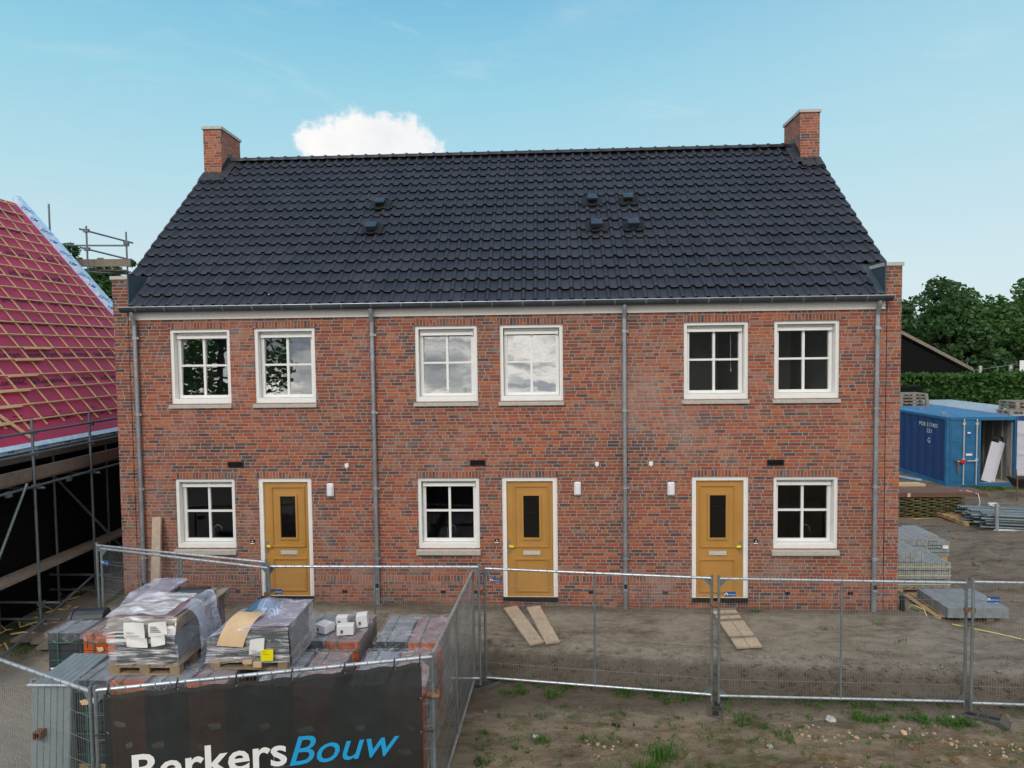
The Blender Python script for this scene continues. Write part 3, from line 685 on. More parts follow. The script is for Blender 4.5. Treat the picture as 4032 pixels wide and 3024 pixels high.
for x, zb_ in ((-7.765, 0.06), (-3.20, 0.06), (1.495, -0.05), (6.045, -0.05)):
    b = MB()
    b.path([(x, gy, 5.715), (x, gy, 5.66), (x, gy + 0.02, 5.60), (x, -0.075, 5.50), (x, -0.065, 5.44)], 0.041, 12)
    b.tube((x, -0.065, 5.44), (x, -0.065, zb_ - 0.2), 0.040, 14)
    b.tube((x, -0.065, 5.46), (x, -0.065, 5.17), 0.0425, 14)
    b.tube((x, -0.065, 0.95), (x, -0.065, zb_ - 0.2), 0.0455, 14)
    o = b.build('downpipe', M['zinc'], house)
    for z in (5.20, 3.74, 2.30, 0.96):
        b = MB(); b.tube((x, -0.065, z), (x, -0.065, z + 0.022), 0.051, 14); b.tube((x, -0.065, z + 0.032), (x, -0.065, z + 0.044), 0.048, 14)
        b.box(x + 0.045, x + 0.075, -0.075, -0.055, z, z + 0.03); b.box(x - 0.01, x + 0.01, -0.02, 0.0, z, z + 0.02); b.build('pipe_bracket', M['galv'], o)
    b = MB(); b.box(x - 0.028, x + 0.028, -0.114, -0.108, 0.42, 0.50); b.build('leaf_grate', M['black'], o)
    b = MB(); b.box(x - 0.038, x + 0.038, -0.125, -0.10, 0.385, 0.402); b.build('leaf_trap_lip', M['galv'], o)

# --- roof of wavy tiles
TW = 0.22394
def hprof(s):
    s = s % 1.0
    if s < 0.46: return 0.050 * math.sin(math.pi * s / 0.46) ** 1.15
    return -0.008 * math.sin(math.pi * (s - 0.46) / 0.54)
YE = -0.115; NR = 17; LEN = math.hypot(RIDGE_Y - YE, RK * (RIDGE_Y - YE)) / NR
b = MB(); ca_, sa_ = math.cos(math.atan(RK)), math.sin(math.atan(RK))
SS = [0, 0.05, 0.12, 0.20, 0.28, 0.36, 0.41, 0.44, 0.50, 0.62, 0.75, 0.88, 0.97]
for r_ in range(NR):
    s0 = r_ * LEN; y0 = YE + s0 * ca_; y1 = YE + (s0 + LEN + 0.02) * ca_
    nx0 = -7.75 if y0 < 0.60 else -8.245; nx1 = 6.05 if y0 < 0.60 else 6.535
    if y0 > RIDGE_Y - 0.62: nx0, nx1 = -8.245, 6.535
    X = []; t = math.floor((nx0 + 8.245) / TW)
    xx = -8.245 + t * TW
    while xx < nx1 + TW:
        for q in SS:
            v = xx + q * TW
            if nx0 <= v <= nx1: X.append(v)
        xx += TW
    X = sorted(set([nx0] + X + [nx1]))
    rows = []
    jit = {}
    for (sy, off) in ((y0 + 0.006, 0.030), (y0, 0.037), (y0 + 0.012, 0.043), ((y0 + y1) / 2, 0.026), (y1, 0.002)):
        row = []
        for x in X:
            ti = int((x + 8.245) / TW)
            jt = jit.setdefault(ti, random.uniform(-0.004, 0.004))
            h = hprof((x + 8.245) / TW) + off + jt
            row.append((x, sy - h * sa_, rp(sy) - 0.01 + h * ca_))
        rows.append(row)
    nX = len(X); vs = [p for row in rows for p in row]
    b.add(vs, [(j * nX + i, j * nX + i + 1, (j + 1) * nX + i + 1, (j + 1) * nX + i) for j in range(4) for i in range(nX - 1)], 0, False)
    for i_end, rev in ((0, 0), (nX - 1, 1)):     # verge thickness
        e = [rows[1][i_end], rows[4][i_end]]; d = [(p[0], p[1], p[2] - 0.07) for p in e]
        b.add([e[0], e[1], d[1], d[0]], [(0, 1, 2, 3) if rev == 0 else (3, 2, 1, 0)])
for i in range(len(b.sm)): b.sm[i] = True
for xa, xb in ((-8.235, -8.205), (6.495, 6.525)):
    b.add([(xa, 0.62, rp(0.62) - 0.16), (xb, 0.62, rp(0.62) - 0.16), (xb, RIDGE_Y, RIDGE_Z - 0.16), (xa, RIDGE_Y, RIDGE_Z - 0.16), (xa, 0.62, rp(0.62) + 0.012), (xb, 0.62, rp(0.62) + 0.012), (xb, RIDGE_Y, RIDGE_Z + 0.012), (xa, RIDGE_Y, RIDGE_Z + 0.012)], [(0, 3, 2, 1), (4, 5, 6, 7), (0, 1, 5, 4), (1, 2, 6, 5), (2, 3, 7, 6), (3, 0, 4, 7)])
# rear slope, plain
b.add([(-8.245, RIDGE_Y, RIDGE_Z), (6.535, RIDGE_Y, RIDGE_Z), (6.535, DEPTH + 0.1, rp(YE)), (-8.245, DEPTH + 0.1, rp(YE))], [(0, 1, 2, 3)])
b.add([(-8.2, 0.3, rp(0.3) - 0.09), (6.49, 0.3, rp(0.3) - 0.09), (6.49, RIDGE_Y, RIDGE_Z - 0.09), (-8.2, RIDGE_Y, RIDGE_Z - 0.09)], [(0, 1, 2, 3)])
roof = b.build('roof', M['tile'], house)
# ridge tiles
b = MB(); x = -7.74; L = 0.338
while x < 6.02:
    x2 = min(x + L, 6.04); pr = []
    for (xx, r0) in ((x, 0.112), (x + 0.05, 0.112), (x + 0.055, 0.093), (x2, 0.093)):
        pr.append([(xx, RIDGE_Y - r0 * 1.15 * math.cos(math.pi * t / 10), RIDGE_Z + 0.015 + r0 * math.sin(math.pi * t / 10)) for t in range(11)])
    vs = [p for r0 in pr for p in r0]
    b.add(vs, [(j * 11 + t, j * 11 + t + 1, (j + 1) * 11 + t + 1, (j + 1) * 11 + t) for j in range(3) for t in range(10)], 0, True)
    b.add(pr[0], [tuple(range(11))]); x += L
b.build('ridge_tiles', M['tile'], roof)
# roof terminals
for (x, y, kind) in ((-3.585, 2.50, 0), (-3.605, 1.76, 1), (1.105, 2.46, 0), (1.882, 2.47, 0), (1.136, 1.70, 1), (1.890, 1.70, 1)):
    z = rp(y)
    b = MB(); nrm = Vector((0, -sa_, ca_)); slp = Vector((0, ca_, sa_)); P0 = Vector((x, y, z))
    def fl(u, v):
        xx = x - 0.225 + 0.45 * u; hh = 0.052 + 0.55 * hprof((xx + 8.245) / TW) + 0.012 * (1 - v)
        return P0 + Vector((xx - x, 0, 0)) + slp * (-0.20 + 0.40 * v) + nrm * hh
    b.grid(28, 5, fl); o = b.build('roof_vent', M['ventflash'], roof)
    b = MB()
    b.tube(P0 + nrm * 0.03, P0 + nrm * 0.14, 0.075, 14)
    b.obox(P0 + nrm * 0.10 + slp * 0.02, (0.085, 0, 0), slp * 0.10, nrm * 0.045); b.build('vent_neck', M['black'], o)
    b = MB(); hw = 0.105 if kind == 0 else 0.118
    up2 = (nrm + Vector((0, -0.05, 0.28))).normalized(); sl2v = Vector((1, 0, 0)).cross(up2) * -1
    if sl2v.z < 0: sl2v = -sl2v
    c0 = P0 + nrm * 0.165 + slp * 0.01; hl = 0.115 if kind == 0 else 0.125
    pr = []
    for t in range(9):
        a = -1 + 2 * t / 8
        pr.append([c0 + Vector((hw * u_, 0, 0)) + sl2v * (a * hl) + up2 * (0.030 - 0.016 * abs(u_) ** 4 - 0.018 * abs(a) ** 3 - (0.014 * u_ * u_ if kind == 0 else 0)) for u_ in (-1, -0.9, -0.5, 0, 0.5, 0.9, 1)])
    b.add([p for r0 in pr for p in r0], [(j_ * 7 + t, j_ * 7 + t + 1, (j_ + 1) * 7 + t + 1, (j_ + 1) * 7 + t) for j_ in range(8) for t in range(6)], 0, True)
    b.obox(c0 - up2 * 0.006, (hw, 0, 0), sl2v * hl, up2 * 0.017)
    if kind == 1:
        for q in range(3): b.obox(c0 - up2 * (0.035 + 0.022 * q), (hw - 0.008, 0, 0), sl2v * (hl - 0.008), up2 * 0.006)
    b.build('vent_hood', M['tilevent'], o)

# --- chimneys
for s, (x0, x1) in enumerate(((-8.213, -7.775), (6.055, 6.503))):
    b = MB(); b.box(x0, x1, 3.74, 4.79, 9.0, 10.36); o = b.build('chimney', M['brick'], roof)
    b = MB(); b.box(x0 - 0.03, x1 + 0.03, 3.71, 4.82, 10.362, 10.43); b.build('chimney_cap', M['capstone'], o)
    b = MB(); yy = 3.60; e = 0.012
    b.box(x0 - 0.03, x1 + 0.03, 3.715, 3.739, rp(3.74) - 0.05, rp(3.74) + 0.075)
    b.grid(14, 3, lambda u, v: (x0 - 0.03 + u * (x1 - x0 + 0.12 * (1 if s == 0 else 0) + 0.06), 3.47 + v * 0.26 - 0.6 * 0.06, rp(3.47 + v * 0.26) + 0.055 + 0.02 * math.sin(u * 17)))
    xi = x1 if s == 0 else x0; d = 1 if s == 0 else -1
    for k in range(1):
        b.add([(xi + d * 0.008, 3.70, rp(3.70)), (xi + d * 0.008, 4.32, rp(4.22)), (xi + d * 0.008, 4.32, rp(4.22) + 0.26), (xi + d * 0.008, 4.15, rp(4.15) + 0.24), (xi + d * 0.008, 3.70, rp(3.70) + 0.20)], [(0, 1, 2, 3, 4) if d > 0 else (4, 3, 2, 1, 0)])
    b.grid(8, 6, lambda u, v: (xi + d * (0.008 + 0.20 * u), 3.55 + v * 0.66, rp(3.55 + v * 0.66) + 0.075 + 0.03 * (1 - u) + 0.012 * math.sin(v * 9 + u * 5)))
    b.build('chimney_flashing', M['lead'], o)

# ------------------------------------------------------------------ fence panels
SIGN_T = text_mesh('VolkerWessels', 1.0, 0.25, 0.01); SIGN_T2 = text_mesh('materieel', 1.0)
def fence(p0, p1, zt, label, sign=None, gusset=True, mid=True, group='wire mesh fence panels around the building site', far_wire=False):
    p0 = Vector((p0[0], p0[1], 0)); p1 = Vector((p1[0], p1[1], 0)); d = (p1 - p0); L = d.length; d.normalize(); nrm = Vector((d.y, -d.x, 0))
    zt0, zt1 = zt if isinstance(zt, tuple) else (zt, zt)
    ztop = lambda t: zt0 + (zt1 - zt0) * t
    H = 2.0
    t = thing('mesh_fence', (p0 + p1) / 2 + Vector((0, 0, (zt0 + zt1) / 2 - H)), label, 'fence panel', group)
    P = lambda u, h, o=0.0: p0 + d * (u * L) + nrm * o + Vector((0, 0, ztop(u) - H + h))
    for u in (0, 1): b = MB(); b.tube(P(u, 0), P(u, H), 0.021, 10); b.build('post', M['galvdark'], t)
    if mid: b = MB(); b.tube(P(0.5, 0.12), P(0.5, H - 0.05), 0.017, 8); b.build('middle_post', M['galvdark'], t)
    for h in (H - 0.05, 0.12):
        b = MB(); b.tube(P(0, h), P(1, h), 0.0205, 12); b.build('rail', M['galvrail'], t)
    if gusset:
        g = 0.15; gu = g / L
        for u, su in ((0.0, 1), (1.0, -1)):
            for h, sh in ((H - 0.05, -1), (0.12, 1)):
                a, c, e = P(u, h), P(u + su * gu, h), P(u, h + sh * g)
                o = nrm * 0.003
                b = MB(); b.add([a - o, c - o, e - o, a + o, c + o, e + o], [(0, 1, 2), (5, 4, 3), (0, 3, 4, 1), (1, 4, 5, 2), (2, 5, 3, 0)]); b.build('gusset', M['galvdark'], t)
    b = MB(); n = 92
    for k in range(1, n):
        u = k / n; b.tube(P(u, 0.10, 0.012), P(u, H - 0.03, 0.012), 0.0016, 3, caps=False)
    for h in [0.12 + (H - 0.17) * q / 7 for q in range(1, 7)]:
        b.tube(P(0, h, 0.0145), P(1, h, 0.0145), 0.0021, 4, caps=False)
    for k in range(1, 24):
        for h in (H - 0.05, 0.12):
            b.tube(P(k / 24, h - 0.022, 0.024), P(k / 24, h + 0.022, 0.024), 0.004, 4)
    b.build('wire_mesh', M['wire'], t)
    if sign:
        u0, hz, sw, sh = sign; b = MB(); a = P(u0, hz, 0.022)
        b.obox(a, d * sw / 2, nrm * 0.003, Vector((0, 0, sh / 2))); o = b.build('sign', M['signblue'], t)
        b = MB(); x0, x1, y0, y1 = tm_size(SIGN_T); k = sw * 0.70 / (x1 - x0)
        f = lambda x, y, z: a + d * (-sw * 0.26 + (x - x0) * k) + Vector((0, 0, -0.012 + y * k * 1.25)) + nrm * 0.0055
        b.mesh(SIGN_T, f)
        x0, x1, y0, y1 = tm_size(SIGN_T2); k2 = sw * 0.28 / (x1 - x0)
        b.mesh(SIGN_T2, lambda x, y, z: a + d * (sw * 0.12 + (x - x0) * k2) + Vector((0, 0, -0.047 + y * k2)) + nrm * 0.0055)
        # little house emblem
        e = a + d * (-sw * 0.37) + nrm * 0.0055 + Vector((0, 0, 0.003)); q = 0.022
        pts = [(-1, -0.9), (-1, 0.25), (0, 1.1), (1, 0.25), (1, -0.9), (0.45, -0.9), (0.45, 0), (0, 0.4), (-0.45, 0), (-0.45, -0.9)]
        vs = [e + d * (px * q) + Vector((0, 0, pz * q)) for px, pz in pts]
        b.add(vs, [(0, 1, 8, 9), (1, 2, 7, 8), (2, 3, 6, 7), (3, 4, 5, 6)])
        for vsi in range(1): pass
        b.build('sign_lettering', M['signwhite'], o)
    return t, P, d, nrm
fence((-1.0, -1.71), (2.55, -2.27), (1.37, 1.41), 'mesh fence panel in front of the middle door and its two loose boards', (0.050, 1.77, 0.16, 0.073))
fence((2.645, -2.32), (6.33, -2.30), (1.42, 1.36), 'mesh fence panel in front of the right-hand door and the slatted walkway', (0.045, 1.72, 0.165, 0.075))
fence((6.31, -2.49), (9.9, -2.62), (1.44, 1.42), 'mesh fence panel at the right edge, before the pallet of flat grey slabs', (0.075, 1.70, 0.17, 0.085))
fence((-4.40, -2.22), (-1.07, -1.94), (1.56, 1.47), 'wire mesh fence panel in front of the left-hand yellow door', (0.035, 1.55, 0.19, 0.080))
fence((-7.69, -1.39), (-4.36, -2.30), (1.60, 1.56), 'mesh fence panel below the lower left window, nearer of a doubled pair', (0.03, 1.72, 0.16, 0.08))
fence((-7.83, -1.30), (-4.47, -2.13), (1.63, 1.60), 'mesh fence panel below the lower left window, farther of a doubled pair')
fence((-1.31, -5.16), (-1.19, -1.74), (1.46, 1.35), 'wire mesh fence panel seen almost edge on beside the black banner')
fence((-8.15, -4.49), (-4.70, -6.02), (1.49, 1.48), 'mesh fence panel at the lower left corner before the grey ribbed box')
ft, FP, Fd, Fn = fence((-4.63, -6.04), (-1.28, -5.21), (1.50, 1.50), 'wire mesh fence panel that carries the black banner')

def clamp(p, d):
    d = Vector(d).normalized(); n = Vector((d.y, -d.x, 0))
    t = thing('fence_clamp', p, None, 'clamp', 'clamps joining the fence panels')
    b = MB(); b.obox(Vector(p), d * 0.075, n * 0.012, Vector((0, 0, 0.028))); b.obox(Vector(p) + n * 0.03, d * 0.075, n * 0.010, Vector((0, 0, 0.028)))
    b.build('jaw', M['rust'], t)
    b = MB(); b.tube(Vector(p) - n * 0.02 + d * 0.01, Vector(p) + n * 0.075 + d * 0.01, 0.014, 8); b.obox(Vector(p) + n * 0.07 + d * 0.02, d * 0.045, n * 0.006, Vector((0, 0, 0.016))); b.build('bolt', M['brass'], t)
    return t
for p, d, lb in (((-1.04, -1.83, 0.97), (0.06, 0.23, 0), 'brass coloured clamp joining two fence posts left of the middle door'),
             ((2.60, -2.30, 0.98), (0.1, -0.05, 0), 'brass coloured clamp joining two fence posts in front of the right-hand door'),
             ((6.32, -2.40, 0.94), (1, -0.3, 0), 'brass coloured clamp joining two fence posts before the pallet of flat grey slabs'),
             ((-4.38, -2.27, 1.10), (0.4, 0.5, 0), 'dark clamp on the fence post standing before the left-hand door'),
             ((-1.29, -5.19, 1.02), (0.3, 0.1, 0), 'rusty clamp on the corner post beside the black banner')):
    clamp(p, d)['label'] = lb
# rubber fence feet
def foot(p, ang, label, tilt=0.0):
    t = thing('ballast_block', p, label, 'fence foot', 'rubber feet under the fence posts', 0)
    b = MB(); c, s = math.cos(ang), math.sin(ang); L, Wd, Hh = 0.33, 0.105, 0.12
    def T(x, y, z): return (p[0] + c * x - s * y, p[1] + s * x + c * y, p[2] + z + tilt * x)
    prof = [(-L, 0), (-L, 0.07), (-L + 0.12, Hh), (L - 0.12, Hh), (L, 0.07), (L, 0)]
    vs = [T(x, -Wd, z) for x, z in prof] + [T(x, Wd, z) for x, z in prof]
    b.add(vs, [(0, 1, 2, 3, 4, 5), (11, 10, 9, 8, 7, 6)] + [(i, (i + 1) % 6 + 0, (i + 1) % 6 + 6, i + 6) for i in range(6)])
    b.build('block', M['rubber'], t)
    b = MB()
    for x0 in (-0.21, 0.07):
        vs = [T(x0 + 0.0, -0.045, Hh + 0.002), T(x0 + 0.14, -0.045, Hh + 0.002), T(x0 + 0.14, 0.045, Hh + 0.002), T(x0, 0.045, Hh + 0.002)]; b.add(vs, [(0, 1, 2, 3)])
    for k in range(3):
        x0 = -0.05 + k * 0.035; b.add([T(x0, -0.07, Hh + 0.004), T(x0 + 0.018, -0.07, Hh + 0.004), T(x0 + 0.018, 0.07, Hh + 0.004), T(x0, 0.07, Hh + 0.004)], [(0, 1, 2, 3)])
    b.build('slot', M['black'], t)
foot((-0.98, -1.86, -0.66), R_(35), 'dark rubber fence foot at the corner left of the middle door')
foot((2.57, -2.48, -0.70), R_(72), 'dark rubber fence foot pointing at the viewer before the right-hand door')
foot((6.40, -2.62, -0.69), R_(140), 'muddy rubber fence foot half buried among weeds at the right', -0.12)
foot((-4.66, -6.05, -0.64), R_(70), 'rubber fence foot below the left end of the banner')
foot((-1.28, -5.22, -0.66), R_(100), 'rubber fence foot below the right end of the banner')

# --- the banner
bt = thing('banner', FP(0.5, 1.0, 0.03), 'black mesh banner with white and blue company lettering tied to the fence', 'banner')
def ban_mat():
    mt, n, out = newmat('banner_mesh'); P = pos(n)
    f = n.noise(P, 4.0, 4.0)
    p = n.node('ShaderNodeBsdfPrincipled', {'Base Color': n.ramp(f, [(0.3, (0.009, 0.012, 0.012)), (0.7, (0.018, 0.023, 0.023))]), 'Roughness': 0.65})
    tr = n.node('ShaderNodeBsdfTransparent', {0: (1, 1, 1, 1)})
    mx = n.node('ShaderNodeMixShader', {0: 0.935}); n.t.links.new(tr.outputs[0], mx.inputs[1]); n.t.links.new(p.outputs[0], mx.inputs[2]); n.t.links.new(mx.outputs[0], out.inputs[0]); return mt
M['banner'] = ban_mat()
L_ = 3.452
def BP(u, z, o=0.0):
    sag = 0.012 * math.sin(u * 18) * (z > 1.3); bulge = 0.02 * math.sin(u * 2.1 + 1) * math.sin((z + 0.2) * 2.3)
    return Vector((-4.63, -6.04, 0)) + Fd * u + Fn * (0.035 + bulge + o) + Vector((0, 0, z + sag))
b = MB(); b.grid(40, 20, lambda u, v: BP(0.085 + u * 3.24, -0.36 + v * 1.76)); b.build('cloth', M['banner'], bt)
b = MB(); b.grid(40, 1, lambda u, v: BP(0.085 + u * 3.24, 1.352 + v * 0.05, 0.004)); b.build('hem', simple('hem', (0.035, 0.035, 0.037), 0.6), bt)
T1 = text_mesh('Berkers', 1.0, 0.0, 0.018); T2 = text_mesh('Bouw', 1.0, 0.30, 0.004)
for nm, tm, u0, u1, zb_, cap, mt in (('lettering', T1, 0.335, 1.860, 0.432, 0.335, 'signwhite'), ('lettering', T2, 1.885, 3.065, 0.410, 0.335, 'cyan')):
    x0, x1, y0, y1 = tm_size(tm); kx = (u1 - u0) / (x1 - x0); ky = cap / 0.73
    b = MB(); b.mesh(tm, lambda x, y, z: BP(u0 + (x - x0) * kx, zb_ + y * ky, 0.006)); b.build(nm, M[mt], bt)
def eyelet(a, e1, pts):
    b = MB(); u3 = Vector((0, 0, 0.021)); b.path([a + u3, a + e1 * 0.02, a - u3, a - e1 * 0.02, a + u3], 0.006, 5); b.build('eyelet', M['galv'], bt)
    b = MB(); b.path(pts, 0.0075, 5); b.build('cable_tie', M['black'], bt)
for u in (0.12, 0.78, 1.36, 1.93, 2.48, 3.02, 3.30):
    a = BP(u, 1.375, 0.006); eyelet(a, Fd, [a, a + Vector((0.005, 0, 0.06)) + Fn * 0.01, a + Vector((0.012, 0, 0.115)) - Fn * 0.03])
for z in (1.0, 0.62):
    a = BP(3.30, z, 0.006); eyelet(a, Fd, [a, a + Fd * 0.08 + Vector((0, 0, 0.015)), a + Fd * 0.15])
    a = BP(0.11, z, 0.006); eyelet(a, Fd, [a, a - Fd * 0.06, a - Fd * 0.13])

# ------------------------------------------------------------------ stacks in the storage yard
def pallet_mesh(b, x0, x1, y0, y1, z0, boards_x=True, n=5):
    H = 0.135
    for k in range(3):
        yy0 = y0 + (y1 - y0 - 0.10) * k / 2
        b.box(x0, x1, yy0, yy0 + 0.10, z0, z0 + 0.02)
        for q in range(3):
            xx = x0 + (x1 - x0 - 0.13) * q / 2; b.box(xx, xx + 0.13, yy0 + 0.001, yy0 + 0.099, z0 + 0.0205, z0 + 0.0985)
        b.box(x0, x1, yy0, yy0 + 0.10, z0 + 0.099, z0 + 0.114)
    for k in range(n):
        xx = x0 + (x1 - x0 - 0.11) * k / (n - 1); b.box(xx, xx + 0.11, y0 - 0.004, y1 + 0.004, z0 + 0.1145, z0 + H)
    return z0 + H

def tile_pack(x0, x1, y0, y1, z0, ztop, orange, label, layers=4, torn=False):
    t = thing('tile_pack', ((x0 + x1) / 2, (y0 + y1) / 2, z0), label, 'roof tiles', 'shrink wrapped packs of roof tiles')
    b = MB(); zt = pallet_mesh(b, x0, x1, y0, y1, z0, n=4); b.build('pallet', M['pallet'], t)
    b = MB(); lh = (ztop - zt) / layers; n = 26; dy_ = (y1 - y0 - 0.04) / n
    for l in range(layers):
        za, zb2 = zt + l * lh + 0.006, zt + (l + 1) * lh - 0.004
        ox = random.uniform(-0.008, 0.008)
        for k in range(n):
            ya = y0 + 0.02 + k * dy_; j = random.uniform(-0.005, 0.005); jz = random.uniform(-0.006, 0.002)
            xa, xb = x0 + 0.012 + ox + j, x1 - 0.012 + ox + j
            b.box(xa, xb, ya, ya + dy_ * 0.60, za, zb2 + jz, 1)
            b.box(xa + 0.03, xb - 0.03, ya + dy_ * 0.55, ya + dy_ * 0.98, za + 0.01, zb2 + jz - 0.022, 2)
        # face of the first tile
        xa, xb = x0 + 0.014 + ox, x1 - 0.014 + ox; yf = y0 + 0.019
        if orange:
            ring(b, xa, xb, za, zb2, yf - 0.02, yf, 0.05, 0.05, 0.028, 0.028, 0)
            b.box(xa + 0.05, xb - 0.05, yf - 0.004, yf, za + 0.028, zb2 - 0.028, 0)
            for q in (0.33, 0.66):
                zz = za + (zb2 - za) * q; b.box(xa + 0.06, xb - 0.06, yf - 0.016, yf - 0.004, zz - 0.007, zz + 0.007, 0)
            b.box(xa + 0.12, xa + 0.14, yf - 0.014, yf - 0.0042, za + 0.03, zb2 - 0.03, 0)
        else:
            b.box(xa, xb, yf - 0.012, yf, za, zb2, 0)
            cx, cz = (xa + xb) / 2, (za + zb2) / 2; rx, rz = 0.13, 0.045
            pts = [(cx + rx * math.cos(2 * math.pi * q / 16), yf - 0.0135, cz + rz * abs(math.sin(2 * math.pi * q / 16)) ** 0.7 * (1 if q < 8 else -1)) for q in range(16)]
            if l % 2 == 1: b.add(pts, [tuple(range(16))], 2)
    b.build('tiles', [M['tileorange'] if orange else M['tilegrey'], M['tileorangetop'] if orange else M['tilegreytop'], M['black']], t)
    b = MB(); cx = x0 + (x1 - x0) * 0.3
    e = 0.012
    for cx in (x0 + (x1 - x0) * 0.34,):
        b.box(cx, cx + 0.014, y0 - 0.006 - e, y0 - 0.003 - e, zt - 0.1, ztop + 0.006); b.box(cx, cx + 0.014, y0 - 0.003 - e, y1 + e, ztop + 0.003, ztop + 0.006)
    for l in range(layers):
        zz = zt + (l + 0.5) * lh; b.box(x0 - 0.004, x1 + 0.004, y0 - 0.0065 - e, y0 - 0.0035 - e, zz - 0.006, zz + 0.006)
        b.box(x1 + 0.004, x1 + 0.007, y0 - 0.004 - e, y1, zz - 0.006, zz + 0.006)
    b.build('strap', M['strap'], t)
    for q in range(random.choice((1, 2, 2))):             # torn transport papers
        px = random.uniform(x0 + 0.05, x1 - 0.2); pz = zt + lh * random.choice((1, 2, 3)) - random.uniform(-0.02, 0.05); pw = random.uniform(0.08, 0.17); sk = random.uniform(-0.03, 0.03)
        b = MB(); b.grid(4, 3, lambda u, v: (px + u * pw + 0.01 * math.sin(v * 5), y0 - 0.028 - 0.012 * math.sin(u * 3 + v * 2), pz + v * random.uniform(0.055, 0.075) + sk * u)); b.build('paper_scrap', M['paper'] if random.random() < 0.7 else M['card'], t)
    b = MB()                                              # shrink film, rumpled
    def wr(p, k): 
        q = mnoise.noise_vector(Vector(p) * 5.0) * k; return (p[0] + q.x, p[1] + q.y, p[2] + q.z)
    e = 0.020
    b.grid(8, 14, lambda u, v: wr((x0 - e + u * (x1 - x0 + 2 * e), y0 - e + v * (y1 - y0 + 2 * e), ztop + 0.016), 0.008))
    b.grid(14, 8, lambda u, v: wr((x1 + e, y0 - e + u * (y1 - y0 + 2 * e), ztop + 0.016 - v * (ztop - zt)), 0.008))
    b.grid(8, 3, lambda u, v: wr((x0 - e + u * (x1 - x0 + 2 * e), y0 - e, ztop + 0.016 - v * (0.10 if l % 2 else 0.16) * (1 + 0.6 * math.sin(u * 3.1))), 0.010))
    b.build('wrap', M['film'], t)
    return t
ZT = 0.70
tile_pack(-7.55, -7.05, -2.92, -1.95, -0.52, ZT, False, 'dark tile pack at the far left, with a black ridge piece on it')
tile_pack(-7.01, -6.50, -2.90, -1.93, -0.52, ZT, True, 'orange tile pack in the back row, left of the tall wrapped pallet')
tile_pack(-6.28, -5.80, -2.95, -1.93, -0.52, 0.92, False, 'dark tile pack in the back row hidden behind the tall wrapped pallet')
tile_pack(-5.76, -5.24, -2.95, -1.93, -0.52, 0.94, True, 'brownish tile pack behind the tall wrapped pallet, close to the leaning board')
tile_pack(-3.72, -3.23, -3.12, -2.05, -0.52, ZT, False, 'dark tile pack in the back row with white boxes on its edge')
tile_pack(-3.21, -2.70, -3.14, -2.05, -0.52, ZT, True, 'orange tile pack in the back row with white boxes on top')
tile_pack(-2.48, -2.02, -3.13, -2.12, -0.52, ZT, False, 'dark tile pack in the back row, second from the edge-on fence')
tile_pack(-2.00, -1.50, -3.15, -2.14, -0.52, ZT, True, 'orange tile pack in the back row, right beside the edge-on fence')
tile_pack(-6.08, -5.66, -4.36, -3.32, -0.54, ZT, False, 'dark tile pack in the front row, between the grey ribbed box and the banner')
tile_pack(-5.63, -5.15, -4.36, -3.32, -0.54, ZT, True, 'orange tile pack underneath the tall wrapped pallet')
tile_pack(-5.10, -4.62, -4.40, -3.35, -0.54, ZT, False, 'dark tile pack behind the banner, right of the tall wrapped pallet')
tile_pack(-4.58, -4.08, -4.40, -3.35, -0.54, ZT, True, 'orange tile pack behind the banner, under the wrapped pallet with the yellow sticker')
tile_pack(-3.70, -3.24, -4.45, -3.42, -0.54, ZT, False, 'dark tile pack behind the banner, right of the wrapped pallet with the yellow sticker')
tile_pack(-3.21, -2.71, -4.45, -3.42, -0.54, ZT, True, 'orange tile pack behind the banner with a broken tile on top')
tile_pack(-2.49, -2.04, -4.42, -3.39, -0.54, ZT, False, 'dark tile pack of the front right pair behind the banner')
tile_pack(-2.01, -1.52, -4.42, -3.39, -0.54, ZT, True, 'orange tile pack of the front right pair, at the corner of the banner')

def ridge_piece(c, L, r, ang, label, h=0.12):
    t = thing('ridge_tile', c, label, 'ridge tile')
    d = Vector((math.cos(ang), math.sin(ang), 0)); n = Vector((-d.y, d.x, 0)); c = Vector(c)
    b = MB(); pr = [(-r, 0), (-r * 0.82, h * 0.55), (-r * 0.45, h), (r * 0.45, h), (r * 0.82, h * 0.55), (r, 0)]
    vs = [c + d * x + n * q[0] + Vector((0, 0, q[1])) for x in (-L / 2, L / 2) for q in pr]
    b.add(vs, [(5, 4, 3, 2, 1, 0), (6, 7, 8, 9, 10, 11)] + [(i, i + 1, i + 7, i + 6) for i in range(5)] + [(0, 6, 11, 5)])
    b.build('shell', M['tilegrey'], t)
    b = MB(); b.path([c + d * (-L / 2 + 0.05) + n * q[0] * 1.03 + Vector((0, 0, q[1] * 1.03 + 0.004)) for q in pr], 0.014, 6); b.build('collar', M['tilegrey'], t)
ridge_piece((-7.32, -2.28, 0.722), 0.52, 0.15, R_(8), 'black ridge piece lying on the dark tile pack at the far left', 0.10)
